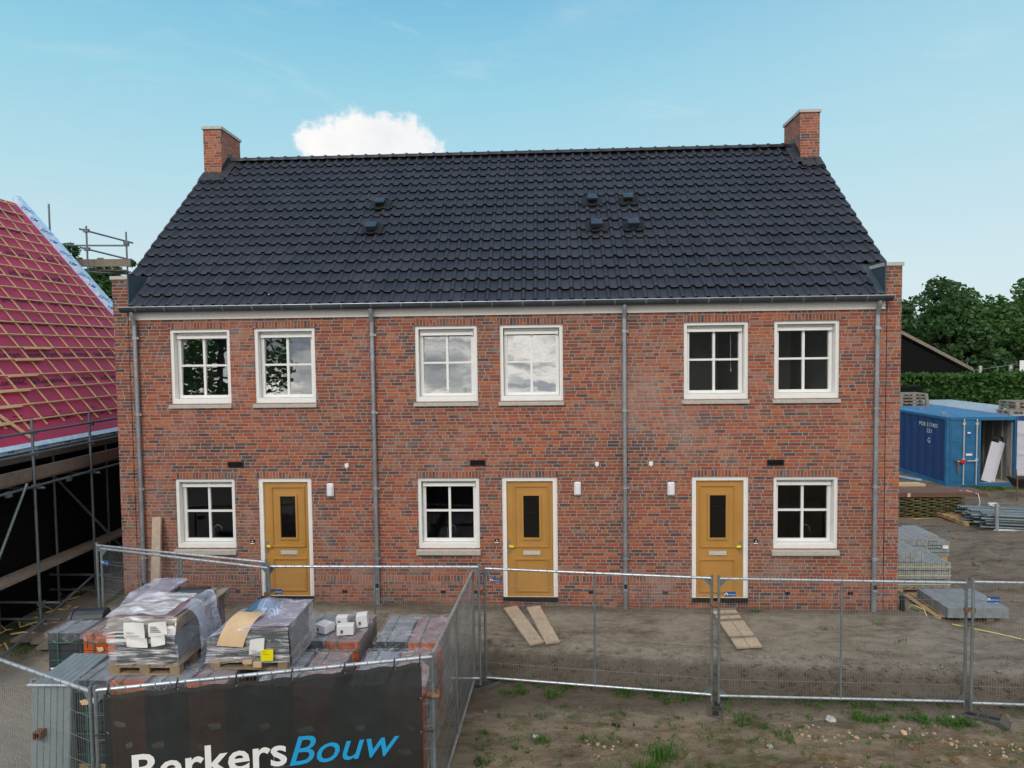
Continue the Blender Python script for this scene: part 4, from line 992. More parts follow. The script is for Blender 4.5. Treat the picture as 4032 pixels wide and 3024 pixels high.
# stack behind the tall wrapped pallet: old pallet with brown tiles, sheet and ridge piece
t = thing('pallet', (-5.6, -2.45, 0.955), 'weathered pallet lying on the brownish tile pack, holding a black ridge piece', 'pallet')
b = MB(); pallet_mesh(b, -6.20, -5.12, -2.88, -2.06, 0.965, n=6); b.build('deck', M['palletgrey'], t)
ridge_piece((-5.50, -2.52, 1.105), 0.50, 0.18, R_(10), 'angular black ridge piece on the weathered pallet before the leaning board', 0.15)
t = thing('tile_bundle', (-6.0, -2.5, 1.10), 'mauve bundle of tiles under clear sheeting on the weathered pallet', 'roof tiles')
b = MB()
for k in range(16): b.box(-6.17 + k * 0.026, -6.17 + k * 0.026 + 0.021, -2.85, -2.15, 1.103, 1.24 + 0.03 * math.sin(k * 0.3))
b.build('tiles', M['tileorangetop'], t)
b = MB(); b.grid(12, 12, lambda u, v: (-6.34 + u * 0.58, -2.98 + v * 0.86, 1.262 + 0.03 * math.sin(u * 3) - 0.16 * max(0, 0.25 - v) * 4 * 0.5 + 0.02 * mnoise.noise(Vector((u * 5, v * 5, 0))))); b.build('sheeting', M['filmloose'], t)

# tall wrapped pallet
def rumple(p, k, f=4.0):
    q = mnoise.noise_vector(Vector(p) * f) * k; return (p[0] + q.x, p[1] + q.y, p[2] + q.z)
V1 = text_mesh('VER316', 1.0); V2 = text_mesh('A1020220228', 1.0)
def txt_on(b, tm, org, du, dv, width):
    x0, x1, y0, y1 = tm_size(tm); k = width / (x1 - x0); org, du, dv = Vector(org), Vector(du), Vector(dv)
    b.mesh(tm, lambda x, y, z: org + du * ((x - x0) * k) + dv * (y * k))
t = thing('wrapped_pallet', (-5.2, -3.8, 0.70), 'tall pallet load wrapped in streaky clear film with paper labels', 'wrapped pallet')
PX0, PX1, PY0, PY1 = -5.72, -4.78, -4.20, -3.36
b = MB(); z1 = pallet_mesh(b, PX0, PX1, PY0, PY1, 0.703, n=5); b.build('pallet', M['pallet'], t)
b = MB(); b.bbox(PX0 + 0.06, PX1 - 0.10, PY0 + 0.04, PY1 - 0.05, z1 + 0.002, z1 + 0.43, 0.015)
for k in range(9): b.box(PX0 + 0.09, PX1 - 0.13, PY0 + 0.030, PY0 + 0.045, z1 + 0.03 + k * 0.047, z1 + 0.062 + k * 0.047)
b.build('crate', M['tilegrey'], t)
b = MB()
for k in range(4): b.box(PX0 - 0.02, PX1 - 0.06, PY0 + 0.02, PY1 - 0.05, z1 + 0.435 + k * 0.038, z1 + 0.468 + k * 0.038)
b.build('top_boards', M['palletgrey'], t)
b = MB(); b.bbox(PX0 + 0.03, PX1 - 0.10, PY0 + 0.08, PY1 - 0.1, z1 + 0.59, z1 + 0.62, 0.01); b.build('bundle', M['tileorangetop'], t)
b = MB(); zA, zB = z1 - 0.03, z1 + 0.635
def fx_(v): return 0.015 if v < 0.5 else -0.04
b.grid(26, 26, lambda u, v: rumple((PX0 - 0.005 + u * (PX1 - PX0 - 0.02) , PY0 - 0.025 + (0.03 if v < 0.5 else -0.012) + (0.30 * max(0, v - 0.80)), zA + v * (zB - zA)), 0.028, 6.0)); b.build('front_wrap', M['filmheavy'], t)
b = MB(); b.grid(20, 22, lambda u, v: rumple((PX1 - 0.03 - 0.14 * v * v, PY0 - 0.02 + u * (PY1 - PY0 + 0.02) , zA + v * (zB - zA) - 0.08 * u * v), 0.025, 5.0))
b.build('side_wrap', M['filmside'], t)
b = MB(); b.grid(20, 20, lambda u, v: rumple((PX0 - 0.02 + u * (PX1 - PX0 - 0.14), PY0 + v * (PY1 - PY0) - 0.01, zB + 0.02 + 0.025 * math.sin(u * 2.8) + 0.015 * math.sin(v * 5)), 0.030, 5.0)); b.build('top_wrap', M['filmtop'], t)
b = MB()   # loose sheet blowing off the right-hand side
def lo_(u, v):
    a = math.pi * (0.62 - 0.72 * v); x = PX1 - 0.12 + 0.30 * math.sin(v * 1.9) + 0.05 * math.sin(u * 6); z = zB + 0.04 - 0.72 * v * v + 0.08 * math.sin(v * 3.1)
    return rumple((x, PY0 + 0.22 + u * 0.62, z), 0.05, 3.5)
b.grid(18, 22, lo_); b.build('loose_wrap', M['filmloose'], t)
b = MB(); yl = PY0 - 0.055
for (xa, xb, za, zb2, sk) in ((-5.47, -5.20, z1 + 0.38, z1 + 0.585, 0.0), (-5.44, -5.17, z1 + 0.27, z1 + 0.40, -0.02), (-5.14, -4.90, z1 + 0.40, z1 + 0.58, 0.03), (-5.11, -4.93, z1 + 0.27, z1 + 0.42, 0.03)):
    b.grid(6, 6, lambda u, v: (xa + u * (xb - xa), yl - 0.012 * sk * 10 - 0.01 * math.sin(u * 4 + v * 3), za + v * (zb2 - za) + sk * u), 0)
o = b.build('paper_label', M['paper'], t)
b = MB(); txt_on(b, V1, (-5.43, yl - 0.022, z1 + 0.445), (1, 0, 0), (0, 0, 1), 0.10); txt_on(b, V2, (-5.43, yl - 0.022, z1 + 0.405), (1, 0, 0), (0, 0, 1), 0.165)
for k in range(4): b.box(-5.11, -4.97 - 0.02 * k, yl - 0.024, yl - 0.022, z1 + 0.47 + k * 0.022, z1 + 0.478 + k * 0.022)
b.build('print', M['ink'], o)
b = MB(); b.bbox(-4.93, -4.81, PY0 - 0.03, PY0 + 0.14, z1 + 0.44, z1 + 0.575, 0.01); b.build('block', M['pallet'], t)

# lower wrapped pallet with yellow sticker
t = thing('wrapped_pallet', (-3.95, -3.5, 0.70), 'low pallet load under film tinted with sky sheen, a yellow sticker and bent cardboard', 'wrapped pallet')
QX0, QX1, QY0, QY1 = -4.46, -3.42, -4.02, -3.08
b = MB(); z1 = pallet_mesh(b, QX0, QX1, QY0, QY1, 0.703, n=5); b.build('pallet', M['pallet'], t)
b = MB(); b.bbox(QX0 + 0.35, QX1 - 0.02, QY0 + 0.04, QY1 - 0.02, z1, z1 + 0.40, 0.015); b.bbox(QX0 + 0.04, QX0 + 0.345, QY0 + 0.05, QY1 - 0.02, z1, z1 + 0.26, 0.015)
for k in range(7): b.box(QX0 + 0.39, QX1 - 0.06, QY0 + 0.028, QY0 + 0.042, z1 + 0.03 + k * 0.05, z1 + 0.064 + k * 0.05)
b.build('crate', M['tilegrey'], t)
b = MB(); 
for k in range(18): b.box(QX0 + 0.37 + k * 0.037, QX0 + 0.40 + k * 0.037, QY0 + 0.06, QY1 - 0.04, z1 + 0.402, z1 + 0.44)
b.build('tile_layer', M['tileorangetop'], t)
b = MB(); b.grid(14, 10, lambda u, v: (QX0 + 0.20 + u * 0.50, QY1 - 0.42 + v * 0.36, z1 + 0.41 + 0.15 * math.sin(math.pi * u) * math.sin(math.pi * (0.15 + 0.7 * v)))); b.build('blue_bag', M['bluebag'], t)
b = MB()
b.grid(24, 20, lambda u, v: rumple((QX0 - 0.02 + u * (QX1 - QX0 + 0.05), QY0 - 0.02 - 0.06 * (1 - v) * (1 - u), z1 - 0.02 + v * (0.30 + 0.17 * min(1, u * 1.8))), 0.03, 5.0)); b.build('front_wrap', M['filmheavy'], t)
b = MB()
b.grid(24, 20, lambda u, v: rumple((QX0 - 0.02 + u * (QX1 - QX0 + 0.05), QY0 - 0.02 + v * (QY1 - QY0 + 0.03), z1 + 0.30 + 0.16 * min(1, u * 1.8) + 0.15 * math.exp(-((u - 0.45) / 0.22) ** 2 - ((v - 0.75) / 0.2) ** 2)), 0.022, 4.0)); b.build('top_wrap', M['filmloose'], t)
b = MB(); b.grid(18, 14, lambda u, v: rumple((QX1 + 0.035 + 0.04 * (1 - v), QY0 - 0.02 + u * (QY1 - QY0 + 0.03), z1 - 0.06 + v * 0.53), 0.018, 5.0)); b.build('side_wrap', M['filmside'], t)
b = MB()   # bent cardboard sheet
def cb(u, v):
    return (QX0 + 0.15 + u * 0.34 + 0.13 * v, QY0 - 0.11 + 0.42 * v ** 1.7 + 0.02 * u, z1 + 0.235 + 0.30 * math.sin(v * 1.75) - 0.03 * u)
b.grid(6, 10, cb); b.build('cardboard', M['card'], t)
b = MB(); b.grid(6, 6, lambda u, v: (QX0 + 0.56 + u * 0.20 + 0.02 * v, QY0 - 0.075 + 0.01 * math.sin(u * 4), z1 + 0.10 + v * 0.20 + 0.03 * u)); o = b.build('paper_label', M['paper'], t)
b = MB(); txt_on(b, V1, (QX0 + 0.60, QY0 - 0.088, z1 + 0.150), (1, 0, 0.12), (0, 0, 1), 0.07); txt_on(b, V2, (QX0 + 0.60, QY0 - 0.088, z1 + 0.125), (1, 0, 0.12), (0, 0, 1), 0.13); b.build('print', M['ink'], o)
b = MB(); b.obox((QX0 + 0.81, QY0 - 0.092, z1 + 0.105), (0.082, 0, 0.004), (0, 0.002, 0), (0.004, 0, 0.075)); o = b.build('sticker', M['stickyellow'], t)
b = MB()
for k in range(2): b.path([(QX0 + 0.75 + 0.018 * q, QY0 - 0.097, z1 + 0.155 - k * 0.035 + 0.006 * math.sin(q * 2.6)) for q in range(4 + 2 * k)], 0.0022, 4)
b.build('handwriting', M['ink'], o)
b = MB(); b.box(QX0 + 0.48, QX0 + 0.60, QY0 - 0.09, QY0 - 0.07, z1 - 0.02, z1 + 0.03); b.box(QX0 + 0.62, QX0 + 0.73, QY0 - 0.095, QY0 - 0.075, z1 - 0.06, z1 + 0.01); b.build('torn_card', M['card'], t)

# four white boxes on the tile packs
def wbox(c, l, w_, h, ang, tip, label):
    t = thing('carton', c, label, 'box', 'white cartons on the tile packs')
    c = Vector(c); d = Vector((math.cos(ang), math.sin(ang), 0)); n = Vector((-d.y, d.x, 0)); up = Vector((0, 0, 1))
    if tip: d, up = (d * math.cos(tip) + up * math.sin(tip)), (up * math.cos(tip) - d * math.sin(tip))
    b = MB(); cc = c + Vector((0, 0, h / 2 + 0.004)) ; b.obox(cc, d * l / 2, n * w_ / 2, up * h / 2); b.build('body', M['whitebox'], t)
    b = MB(); b.obox(cc + up * (h / 2 + 0.003), d * (l / 2 - 0.001), n * (w_ * 0.24), up * 0.003); b.build('flap', M['whitebox'], t)
    b = MB(); b.obox(cc - n * (w_ / 2 + 0.002) - d * l * 0.2 - up * h * 0.1, d * 0.018, n * 0.001, up * 0.025); b.build('label', M['ink'], t)
wbox((-3.31, -2.82, 0.725), 0.21, 0.20, 0.115, R_(-28), 0, 'white carton at the left of the four on the tile packs')
wbox((-2.97, -2.90, 0.725), 0.24, 0.15, 0.13, R_(10), 0, 'white carton lying front centre of the four on the tile packs')
wbox((-3.12, -2.56, 0.725), 0.17, 0.14, 0.12, R_(4), 0, 'white carton at the back, second from left of the four')
wbox((-2.80, -2.60, 0.725), 0.16, 0.19, 0.17, R_(10), 0.10, 'white carton standing upright at the right end of the four')

# broken tile on a pack
t = MB(); t.add([(-3.02, -3.98, 0.722), (-2.90, -4.0, 0.722), (-2.86, -3.94, 0.726), (-2.95, -3.90, 0.722), (-3.0, -3.98, 0.742), (-2.90, -3.99, 0.744), (-2.88, -3.95, 0.744), (-2.95, -3.92, 0.742)], [(4, 5, 6, 7), (0, 1, 5, 4), (1, 2, 6, 5), (2, 3, 7, 6), (3, 0, 4, 7)])
tag(t.build('broken_tile', M['tileorange'], None, (-2.95, -3.95, 0.722)), 'bright orange broken tile piece on the front tile pack', 'tile')

# grey ribbed box by the wire fence
t = thing('ribbed_box', (-6.36, -4.05, -0.5), 'grey ribbed sheet metal box with a bent rim behind the corner fence', 'metal box')
b = MB(); x0, x1, y0, y1, zb_, zt_ = -6.62, -6.105, -4.40, -3.62, -0.52, 0.67
nrb = 6
for k in range(nrb):
    xa = x0 + (x1 - x0) * k / nrb; xb = x0 + (x1 - x0) * (k + 1) / nrb; q = 0.012
    b.add([(xa, y0 - 0.10, zb_), (xb - q, y0 - 0.10, zb_), (xb - q, y0, zt_), (xa, y0, zt_), (xb, y0 - 0.085, zb_), (xb, y0 + 0.015, zt_)], [(0, 1, 2, 3), (1, 4, 5, 2)])
    b.add([(xa, y0, zt_), (xb - q, y0, zt_), (xb - q, y1, zt_ + 0.05), (xa, y1, zt_ + 0.05), (xb, y0 + 0.015, zt_ - 0.012), (xb, y1, zt_ + 0.038)], [(0, 1, 2, 3), (1, 4, 5, 2)])
b.add([(x0, y0 - 0.1, zb_), (x0, y0, zt_), (x0, y1, zt_ + 0.05), (x0, y1, zb_)], [(0, 1, 2, 3)]); b.add([(x1, y0 - 0.085, zb_), (x1, y0 + 0.015, zt_), (x1, y1, zt_ + 0.05), (x1, y1, zb_)], [(3, 2, 1, 0)])
b.add([(x0, y1, zb_), (x1, y1, zb_), (x1, y1, zt_ + 0.05), (x0, y1, zt_ + 0.05)], [(3, 2, 1, 0)])
b.build('body', M['greyrib'], t)
b = MB(); b.tube((x0 - 0.05, y0 - 0.01, zt_ - 0.01), (x1, y0 - 0.005, zt_ - 0.01), 0.022, 10); b.tube((x0 - 0.04, y0 - 0.11, zb_ + 0.03), (x1 + 0.02, y0 - 0.11, zb_ + 0.03), 0.02, 8)
b.path([(x0 - 0.02, y0, zt_), (x0 - 0.06, y0 + 0.05, zt_ + 0.02), (x0 - 0.03, y0 + 0.10, zt_ + 0.01)], 0.022, 8); b.build('rim', M['galv'], t)
b = MB(); ring(b, x0 + 0.10, x0 + 0.20, 0.02, 0.12, y0 - 0.16, y0 - 0.04, 0.012, 0.012, 0.012, 0.012); b.build('tube_stub', M['rust'], t)

# leaning board, loose boards at the doors
t = MB(); t.plank((-7.36, -0.42, -0.05), (-7.46, -0.07, 1.78), 0.165, 0.045, up=(0, -1, 0.1))
tag(t.build('board', M['oldwood'], None, (-7.36, -0.42, 0)), 'tall weathered board leaning on the brick wall by the left downpipe', 'board')
def rest(p, q, th):
    """lift a straight board so that it just lies on the soil"""
    p, q = Vector((p[0], p[1], gz(p[0], p[1]))), Vector((q[0], q[1], gz(q[0], q[1]))); need = 0
    for k in range(21):
        a = p.lerp(q, k / 20); need = max(need, gz(a.x, a.y) - a.z, gz(a.x + 0.12, a.y) - a.z, gz(a.x - 0.12, a.y) - a.z)
    return p + Vector((0, 0, need + th / 2)), q + Vector((0, 0, need + th / 2))
def flatboard(p, q, wd, label, mat='oldwood'):
    p, q = rest(p, q, 0.04)
    t = MB(); t.plank(p, q, wd, 0.035)
    return tag(t.build('board', M[mat], None, p), label, 'board', 'loose boards on the ground at the doors')
flatboard((-0.66, -0.24), (-0.155, -1.27), 0.265, 'left of two wide loose boards on the soil at the middle door')
flatboard((-0.235, -0.17), (0.115, -1.24), 0.255, 'right of two wide loose boards on the soil at the middle door')
def plz(x, y): return gz(x, y) + 0.085
t = thing('board_walkway', (3.3, -0.8, 0.0), 'slatted wooden walkway panel lying at the right-hand yellow door', 'walkway')
b = MB(); A0, A1 = rest((3.27, -0.20), (3.40, -1.38), 0.05); sidev = Vector((0.225, 0.03, 0))
dd = (A1 - A0)
for (f0, f1, s_) in ((0, 0.32, -1), (0, 0.30, 1), (0.30, 0.76, -1), (0.31, 0.77, 1), (0.775, 1.0, -1), (0.775, 1.0, 1)):
    b.plank(A0 + dd * f0 + sidev * s_ * 0.5, A0 + dd * (f1 - 0.01) + sidev * s_ * 0.5, 0.215, 0.03)
b.build('slat', M['oldwood'], t)
b = MB()
for f0 in (0.01, 0.16, 0.31, 0.76): b.plank(A0 + dd * f0 - sidev * 1.02 + Vector((0, 0, 0.025)), A0 + dd * f0 + sidev * 1.02 + Vector((0, 0, 0.025)), 0.05, 0.02)
b.build('cleat', M['greywood'], t)

# ------------------------------------------------------------------ neighbour house under construction (left)
EX, EZ, RX, RZ, YB, YF = -9.93, 3.18, -15.13, 9.32, 6.4, -3.2
neigh = thing('unfinished_house', (-12.5, 1.5, -0.4), 'unfinished house at left with pink roof membrane and bare battens', 'house')
sl_ = Vector((RX - EX, 0, RZ - EZ)); SLL = sl_.length; su = sl_.normalized(); sn = Vector((-su.z, 0, su.x)) * -1
if sn.z < 0: sn = -sn
def NP(s, y, h=0.0):      # s = metres up the slope from the eave
    return Vector((EX, y, EZ)) + su * s + sn * h
b = MB(); b.grid(60, 30, lambda u, v: NP(v * SLL, YF + u * (YB - YF), 0.012 * mnoise.noise(Vector((u * 16, v * 9, 0)))))
b.add([(RX, YF, RZ), (RX, YB, RZ), (2 * RX - EX, YB, EZ), (2 * RX - EX, YF, EZ)], [(3, 2, 1, 0)])
b.build('membrane', M['membrane'], neigh)
KT = text_mesh('Koramic', 1.0, 0.0, 0.012)
b = MB(); x0, x1, y0_, y1_ = tm_size(KT)
for r_ in range(9):
    s0 = 0.62 + r_ * 0.86; inv = r_ % 2 == 0
    yy = YF + 0.2 + (0.35 if inv else 0.0)
    while yy < YB - 0.9:
        k = 0.78 / (x1 - x0)
        if inv: b.mesh(KT, lambda x, y, z: NP(s0 - (y) * k * 0.9, yy + 0.78 - (x - x0) * k, 0.016))
        else: b.mesh(KT, lambda x, y, z: NP(s0 + (y) * k * 0.9, yy + (x - x0) * k, 0.016))
        # flame-like mark and small lines beside the word
        def q_(u, v): return NP(s0 + v * (-1 if inv else 1), (yy + 0.78 - u) if inv else (yy + u), 0.016)
        b.add([q_(-0.16, 0.0), q_(-0.11, 0.0), q_(-0.12, 0.16)], [(0, 1, 2)]); b.add([q_(-0.10, 0.0), q_(-0.05, 0.0), q_(-0.07, 0.12)], [(0, 1, 2)])
        b.add([q_(0.05, -0.09), q_(0.30, -0.09), q_(0.30, -0.075), q_(0.05, -0.075)], [(0, 1, 2, 3)])
        yy += 1.12
b.build('membrane_print', M['print'], neigh)
b = MB(); NB = 20
yk = []
for k in range(NB):
    s0 = 0.55 + k * 0.385
    if k == 4: s0 += 0.05
    if s0 > SLL - 0.1: break
    yy = YF; rnd_o = 0.0
    b.plank(NP(s0, YF, 0.048), NP(s0, YB - 0.12 - (0.1 if k > 3 else 0), 0.048), 0.032, 0.024, up=tuple(sn))
    if k < 6:
        ys_ = 0.3 + k * 0.55 - 1.2; b.plank(NP(s0 - 0.035, ys_, 0.062), NP(s0 - 0.035, ys_ + 0.8, 0.062), 0.06, 0.024, up=tuple(sn))
b.build('batten', M['pine'], neigh)
b = MB(); yy = YF + 0.3
while yy < YB - 0.1:
    b.plank(NP(0.40 + random.uniform(-0.05, 0.05), yy, 0.022), NP(SLL - 0.05, yy, 0.022), 0.030, 0.022, up=tuple(sn)); yy += 0.52
b.plank(NP(0.12, -0.02, 0.085), NP(2.9, -1.25, 0.085), 0.055, 0.03, up=tuple(sn))
b.build('counter_batten', M['pine'], neigh)
# verge upstand wrapped in printed foil
b = MB(); h0 = 0.15
vs = [NP(-0.05, YB - 0.02, -0.02), NP(SLL + 0.18, YB - 0.02, -0.02), NP(SLL + 0.18, YB - 0.02, h0), NP(-0.05, YB - 0.02, h0), NP(-0.05, YB + 0.20, -0.02), NP(SLL + 0.18, YB + 0.20, -0.02), NP(SLL + 0.18, YB + 0.20, h0), NP(-0.05, YB + 0.20, h0)]
b.add(vs, [(0, 1, 2, 3), (7, 6, 5, 4), (3, 2, 6, 7), (0, 3, 7, 4), (1, 5, 6, 2)])
b.build('verge_upstand', M['foil'], neigh)
VT1 = text_mesh('VM', 1.0, 0.15, 0.02); VT2 = text_mesh('ZINC', 1.0, 0.15, 0.02)
b = MB(); s0 = 0.3; k = 0
while s0 < SLL:
    tm = VT1 if k % 2 else VT2; x0, x1, y0_, y1_ = tm_size(tm); kk = 0.20
    b.mesh(tm, lambda x, y, z: NP(s0 + (0.0) - (x - x0) * kk * 0.35 - y * 0.0, YB - 0.025, 0) + Vector((0, 0, 0)) + Vector((1, 0, -0.25)) * ((x - x0) * kk * 0.55) + sn * (0.025 + y * kk * 0.55) )
    s0 += 0.42; k += 1
b.build('foil_print', M['printblue'], neigh)
b = MB()
b.plank(NP(-0.02, YF, 0.03), NP(-0.02, YB, 0.03), 0.10, 0.03, up=tuple(sn)); b.box(EX - 0.01, EX + 0.02, YF, YB, EZ - 0.11, EZ + 0.02)
b.build('eaves_foil', M['foil'], neigh)
b = MB(); yy = YF + 0.3; k = 0
while yy < YB:
    tm = VT1 if k % 2 else VT2; x0, x1, y0_, y1_ = tm_size(tm)
    b.mesh(tm, lambda x, y, z: Vector((EX + 0.023, yy + (x - x0) * 0.13, EZ - 0.09 + y * 0.11))); yy += 0.75; k += 1
b.build('eaves_print', M['printblue'], neigh)
b = MB(); b.box(EX - 0.30, EX - 0.02, YF, YB, EZ - 0.30, EZ - 0.115); b.build('eaves_box', simple('eaves_brown', (0.10, 0.085, 0.075), 0.8), neigh)
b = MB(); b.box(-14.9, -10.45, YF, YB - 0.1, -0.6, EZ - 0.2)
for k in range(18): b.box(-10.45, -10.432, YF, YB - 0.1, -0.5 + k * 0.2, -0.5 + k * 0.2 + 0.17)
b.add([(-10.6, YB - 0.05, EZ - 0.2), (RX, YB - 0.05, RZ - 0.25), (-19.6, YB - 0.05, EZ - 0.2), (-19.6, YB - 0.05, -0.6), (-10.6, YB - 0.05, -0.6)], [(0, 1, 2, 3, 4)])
b.build('wall', M['blackboard'], neigh)  # near-black boards; the deep shade under the eave is put into their colour

# scaffold along that house
scf = thing('scaffold', (-9.5, 1.0, -0.3), 'grey tube scaffold with plank platform along the unfinished house', 'scaffold')
SX, SX2 = -9.40, -10.25
PY = (-2.35, -0.67, 0.90, 2.6, 4.3)
def part_tube(nm, p, q, r, parent, mat='scaff'):
    bb = MB(); bb.tube(p, q, r, 8); bb.build(nm, M[mat], parent)
for y in PY:
    part_tube('standard', (SX, y, -0.55), (SX, y, 3.74), 0.0245, scf); part_tube('standard', (SX2, y + 0.05, -0.55), (SX2, y + 0.05, 3.1), 0.0245, scf)
for z in (3.50, 3.10, 2.50): part_tube('ledger', (SX + 0.045, -3.6, z), (SX + 0.045, 5.0, z + 0.03), 0.0245, scf)
for y in PY:
    for z in (2.46, 0.30, -0.02): part_tube('transom', (SX + (0.35 if z < 1 else 0.15), y + 0.05, z), (SX2 - 0.3, y + 0.05, z), 0.0245, scf)
part_tube('brace', (SX + 0.08, -0.95, 2.60), (SX + 0.08, -2.75, -0.35), 0.0245, scf); part_tube('brace', (SX + 0.06, -2.4, -0.45), (SX + 0.06, 0.75, 0.36), 0.0245, scf); part_tube('brace', (SX2, 0.95, 2.4), (SX2 + 0.7, 2.4, 0.2), 0.0245, scf)
for y in PY:
    for z in (3.50, 3.10, 2.50, 0.30, -0.02):
        b = MB(); b.obox((SX + 0.02, y, z), (0.055, 0, 0), (0, 0.036, 0), (0, 0, 0.034)); b.tube((SX + 0.06, y + 0.03, z - 0.05), (SX + 0.06, y + 0.03, z + 0.05), 0.016, 6); b.build('coupler', M['scaff'], scf)
for y in (-1.35, 0.15): b = MB(); b.obox((SX + 0.06, y, 2.49), (0.03, 0, 0), (0, 0.05, 0), (0, 0, 0.05)); b.build('coupler', M['scaff'], scf)
for k in range(3): b = MB(); b.plank((SX - 0.16 - k * 0.23, -3.7, 2.60), (SX - 0.16 - k * 0.23, 5.0, 2.62), 0.22, 0.035); b.build('platform_board', M['scaffboard'], scf)
b = MB(); b.plank((SX - 0.035, -3.7, 2.73), (SX - 0.035, 5.0, 2.75), 0.22, 0.03, up=(1, 0, 0)); b.build('toe_board', M['scaffboard'], scf)
for k in range(2): b = MB(); b.plank((SX - 0.26 - k * 0.24, -3.7, 0.82), (SX - 0.24 - k * 0.24, 5.0, 0.86 - k * 0.05), 0.23, 0.05); b.build('lower_board', M['greywood'], scf)
# scaffold at the far gable
sf2 = thing('scaffold', (-12.9, YB + 0.6, 3.0), 'scaffold tower with guard rails at the far gable of the unfinished house', 'scaffold')
for (x, y, zt_) in ((-13.45, YB + 0.55, 8.74), (-12.78, YB + 1.4, 8.70), (-14.6, YB + 0.6, 9.42)): part_tube('standard', (x, y, -0.3), (x, y, zt_), 0.026, sf2)
for z in (8.52, 7.98):
    part_tube('guard_rail', (-15.6, YB + 0.6, z - 0.30), (-12.70, YB + 1.4, z - 0.24), 0.026, sf2); part_tube('guard_rail', (-13.60, YB + 0.45, z + 0.12), (-12.66, YB + 1.55, z - 0.14), 0.026, sf2)
part_tube('transom', (-13.6, YB + 0.5, 7.40), (-12.6, YB + 1.45, 7.40), 0.026, sf2); part_tube('transom', (-13.6, YB + 0.6, 5.6), (-12.0, YB + 1.45, 5.6), 0.026, sf2)
for (x, y) in ((-13.45, YB + 0.55), (-12.78, YB + 1.4)):
    for z in (8.6, 8.06) if x < -13 else (8.36, 7.82): b = MB(); b.obox((x, y, z), (0.07, 0, 0), (0, 0.05, 0), (0, 0, 0.05)); b.build('coupler', M['scaff'], sf2)
b = MB(); b.plank((-14.4, YB + 0.55, 7.66), (-12.42, YB + 1.0, 7.70), 0.06, 0.22); b.plank((-14.4, YB + 0.9, 7.50), (-12.7, YB + 1.3, 7.48), 0.5, 0.05); b.build('platform_board', M['greywood'], sf2)

# long boards lying beside the scaffold
for k, (p, q, lb) in enumerate((((-9.66, -0.95), (-9.85, 3.0), 'outermost long plank on the ground beside the scaffold, nearest its poles'),
                    ((-9.42, -0.97), (-9.70, 2.9), 'second long plank from the scaffold poles, lying along the unfinished house'),
                    ((-9.20, -1.05), (-9.50, 2.6), 'long grey plank in the middle of the row beside the scaffold'),
                    ((-8.98, -1.20), (-9.25, 2.4), 'long plank on the house side of the row beside the scaffold'))):
    z = gz(p[0], p[1], False)
    t = MB(); t.plank((p[0], p[1], z + 0.07 + 0.02 * k), (q[0], q[1], -0.14 + 0.03 * k), 0.21, 0.05); tag(t.build('board', M['greywood'], None, (p[0], p[1], z)), lb, 'board', 'long planks beside the scaffold')
t = MB()
for k in range(26):
    x = random.uniform(-10.3, -9.6); y = random.uniform(-1.2, 2.0); a = random.uniform(0, 3.1); L = random.uniform(0.15, 0.5)
    t.path([(x, y, gz(x, y, False) + 0.05), (x + L * 0.5 * math.cos(a), y + L * 0.5 * math.sin(a), gz(x, y, False) + random.uniform(0.06, 0.16)), (x + L * math.cos(a), y + L * math.sin(a), gz(x, y, False) + 0.06)], random.uniform(0.008, 0.02), 5)
tag(t.build('wood_scraps', M['pine']), 'litter of pale wood offcuts under the scaffold', 'offcuts', kind='stuff')

# ------------------------------------------------------------------ right-hand yard
def paver_stack(x0, x1, y0, y1, z0, zt, layers, label, n, steps=None, straps='strapyellow', tag_=False):
    t = thing('paver_stack', ((x0 + x1) / 2, (y0 + y1) / 2, z0), label, 'paving stones', 'pallets of grey paving stones')
    b = MB(); zp = pallet_mesh(b, x0 + 0.02, x1 - 0.04, y0 + 0.02, y1 - 0.02, z0, n=6); b.build('pallet', M['palletnew'], t)
    b = MB(); lh = (zt - zp) / layers; wdt = (x1 - x0) / n
    for l in range(layers):
        for k in range(n):
            g = random.uniform(0.003, 0.006); za = zp + l * lh + 0.010
            b.box(x0 + k * wdt + g, x0 + (k + 1) * wdt - g, y0 + random.uniform(0, 0.008), y1, za, za + lh - 0.018 - random.uniform(0, 0.006))
    if steps:
        for (xa, xb, ya, yb2, h) in steps:
            m_ = max(1, int(round((xb - xa) / wdt)))
            for k in range(m_):
                b.box(xa + k * wdt + 0.003, xa + (k + 1) * wdt - 0.003, ya + random.uniform(0, 0.008), yb2, zt + 0.003, zt + h - random.uniform(0, 0.004))
    b.build('stones', M['paver'], t)
    b = MB()
    for l in range(layers):
        zz = zp + (l + 0.45) * lh; b.box(x0 - 0.006, x1 + 0.006, y0 - 0.008, y0 - 0.003, zz - 0.008, zz + 0.008)
    b.build('strap', M[straps], t)
    if tag_:
        b = MB(); b.box(x1 - 0.17, x1 - 0.04, y0 - 0.015, y0 - 0.011, zt - 0.17, zt - 0.09); b.build('tag', M['paper'], t)
GR_ = -0.22
paver_stack(7.20, 8.28, 1.40, 2.55, GR_, 0.46, 3, 'tall pallet of grey paving stones with yellow straps nearest the house corner', 24, [(7.20, 7.72, 1.40, 2.5, 0.20)])
b_y = 3.55
paver_stack(8.00, 8.72, 3.0, 4.2, GR_, 0.33, 2, 'pallet of grey paving stones half hidden behind the tall stack', 15, [(8.0, 8.72, 3.0, 4.1, 0.16)])
paver_stack(8.84, 9.52, 3.55, 4.7, GR_ + 0.02, 0.28, 2, 'small pallet of grey paving stones bound with green straps, white tag', 14, [(8.86, 9.26, 3.55, 4.5, 0.14)], 'strap', True)
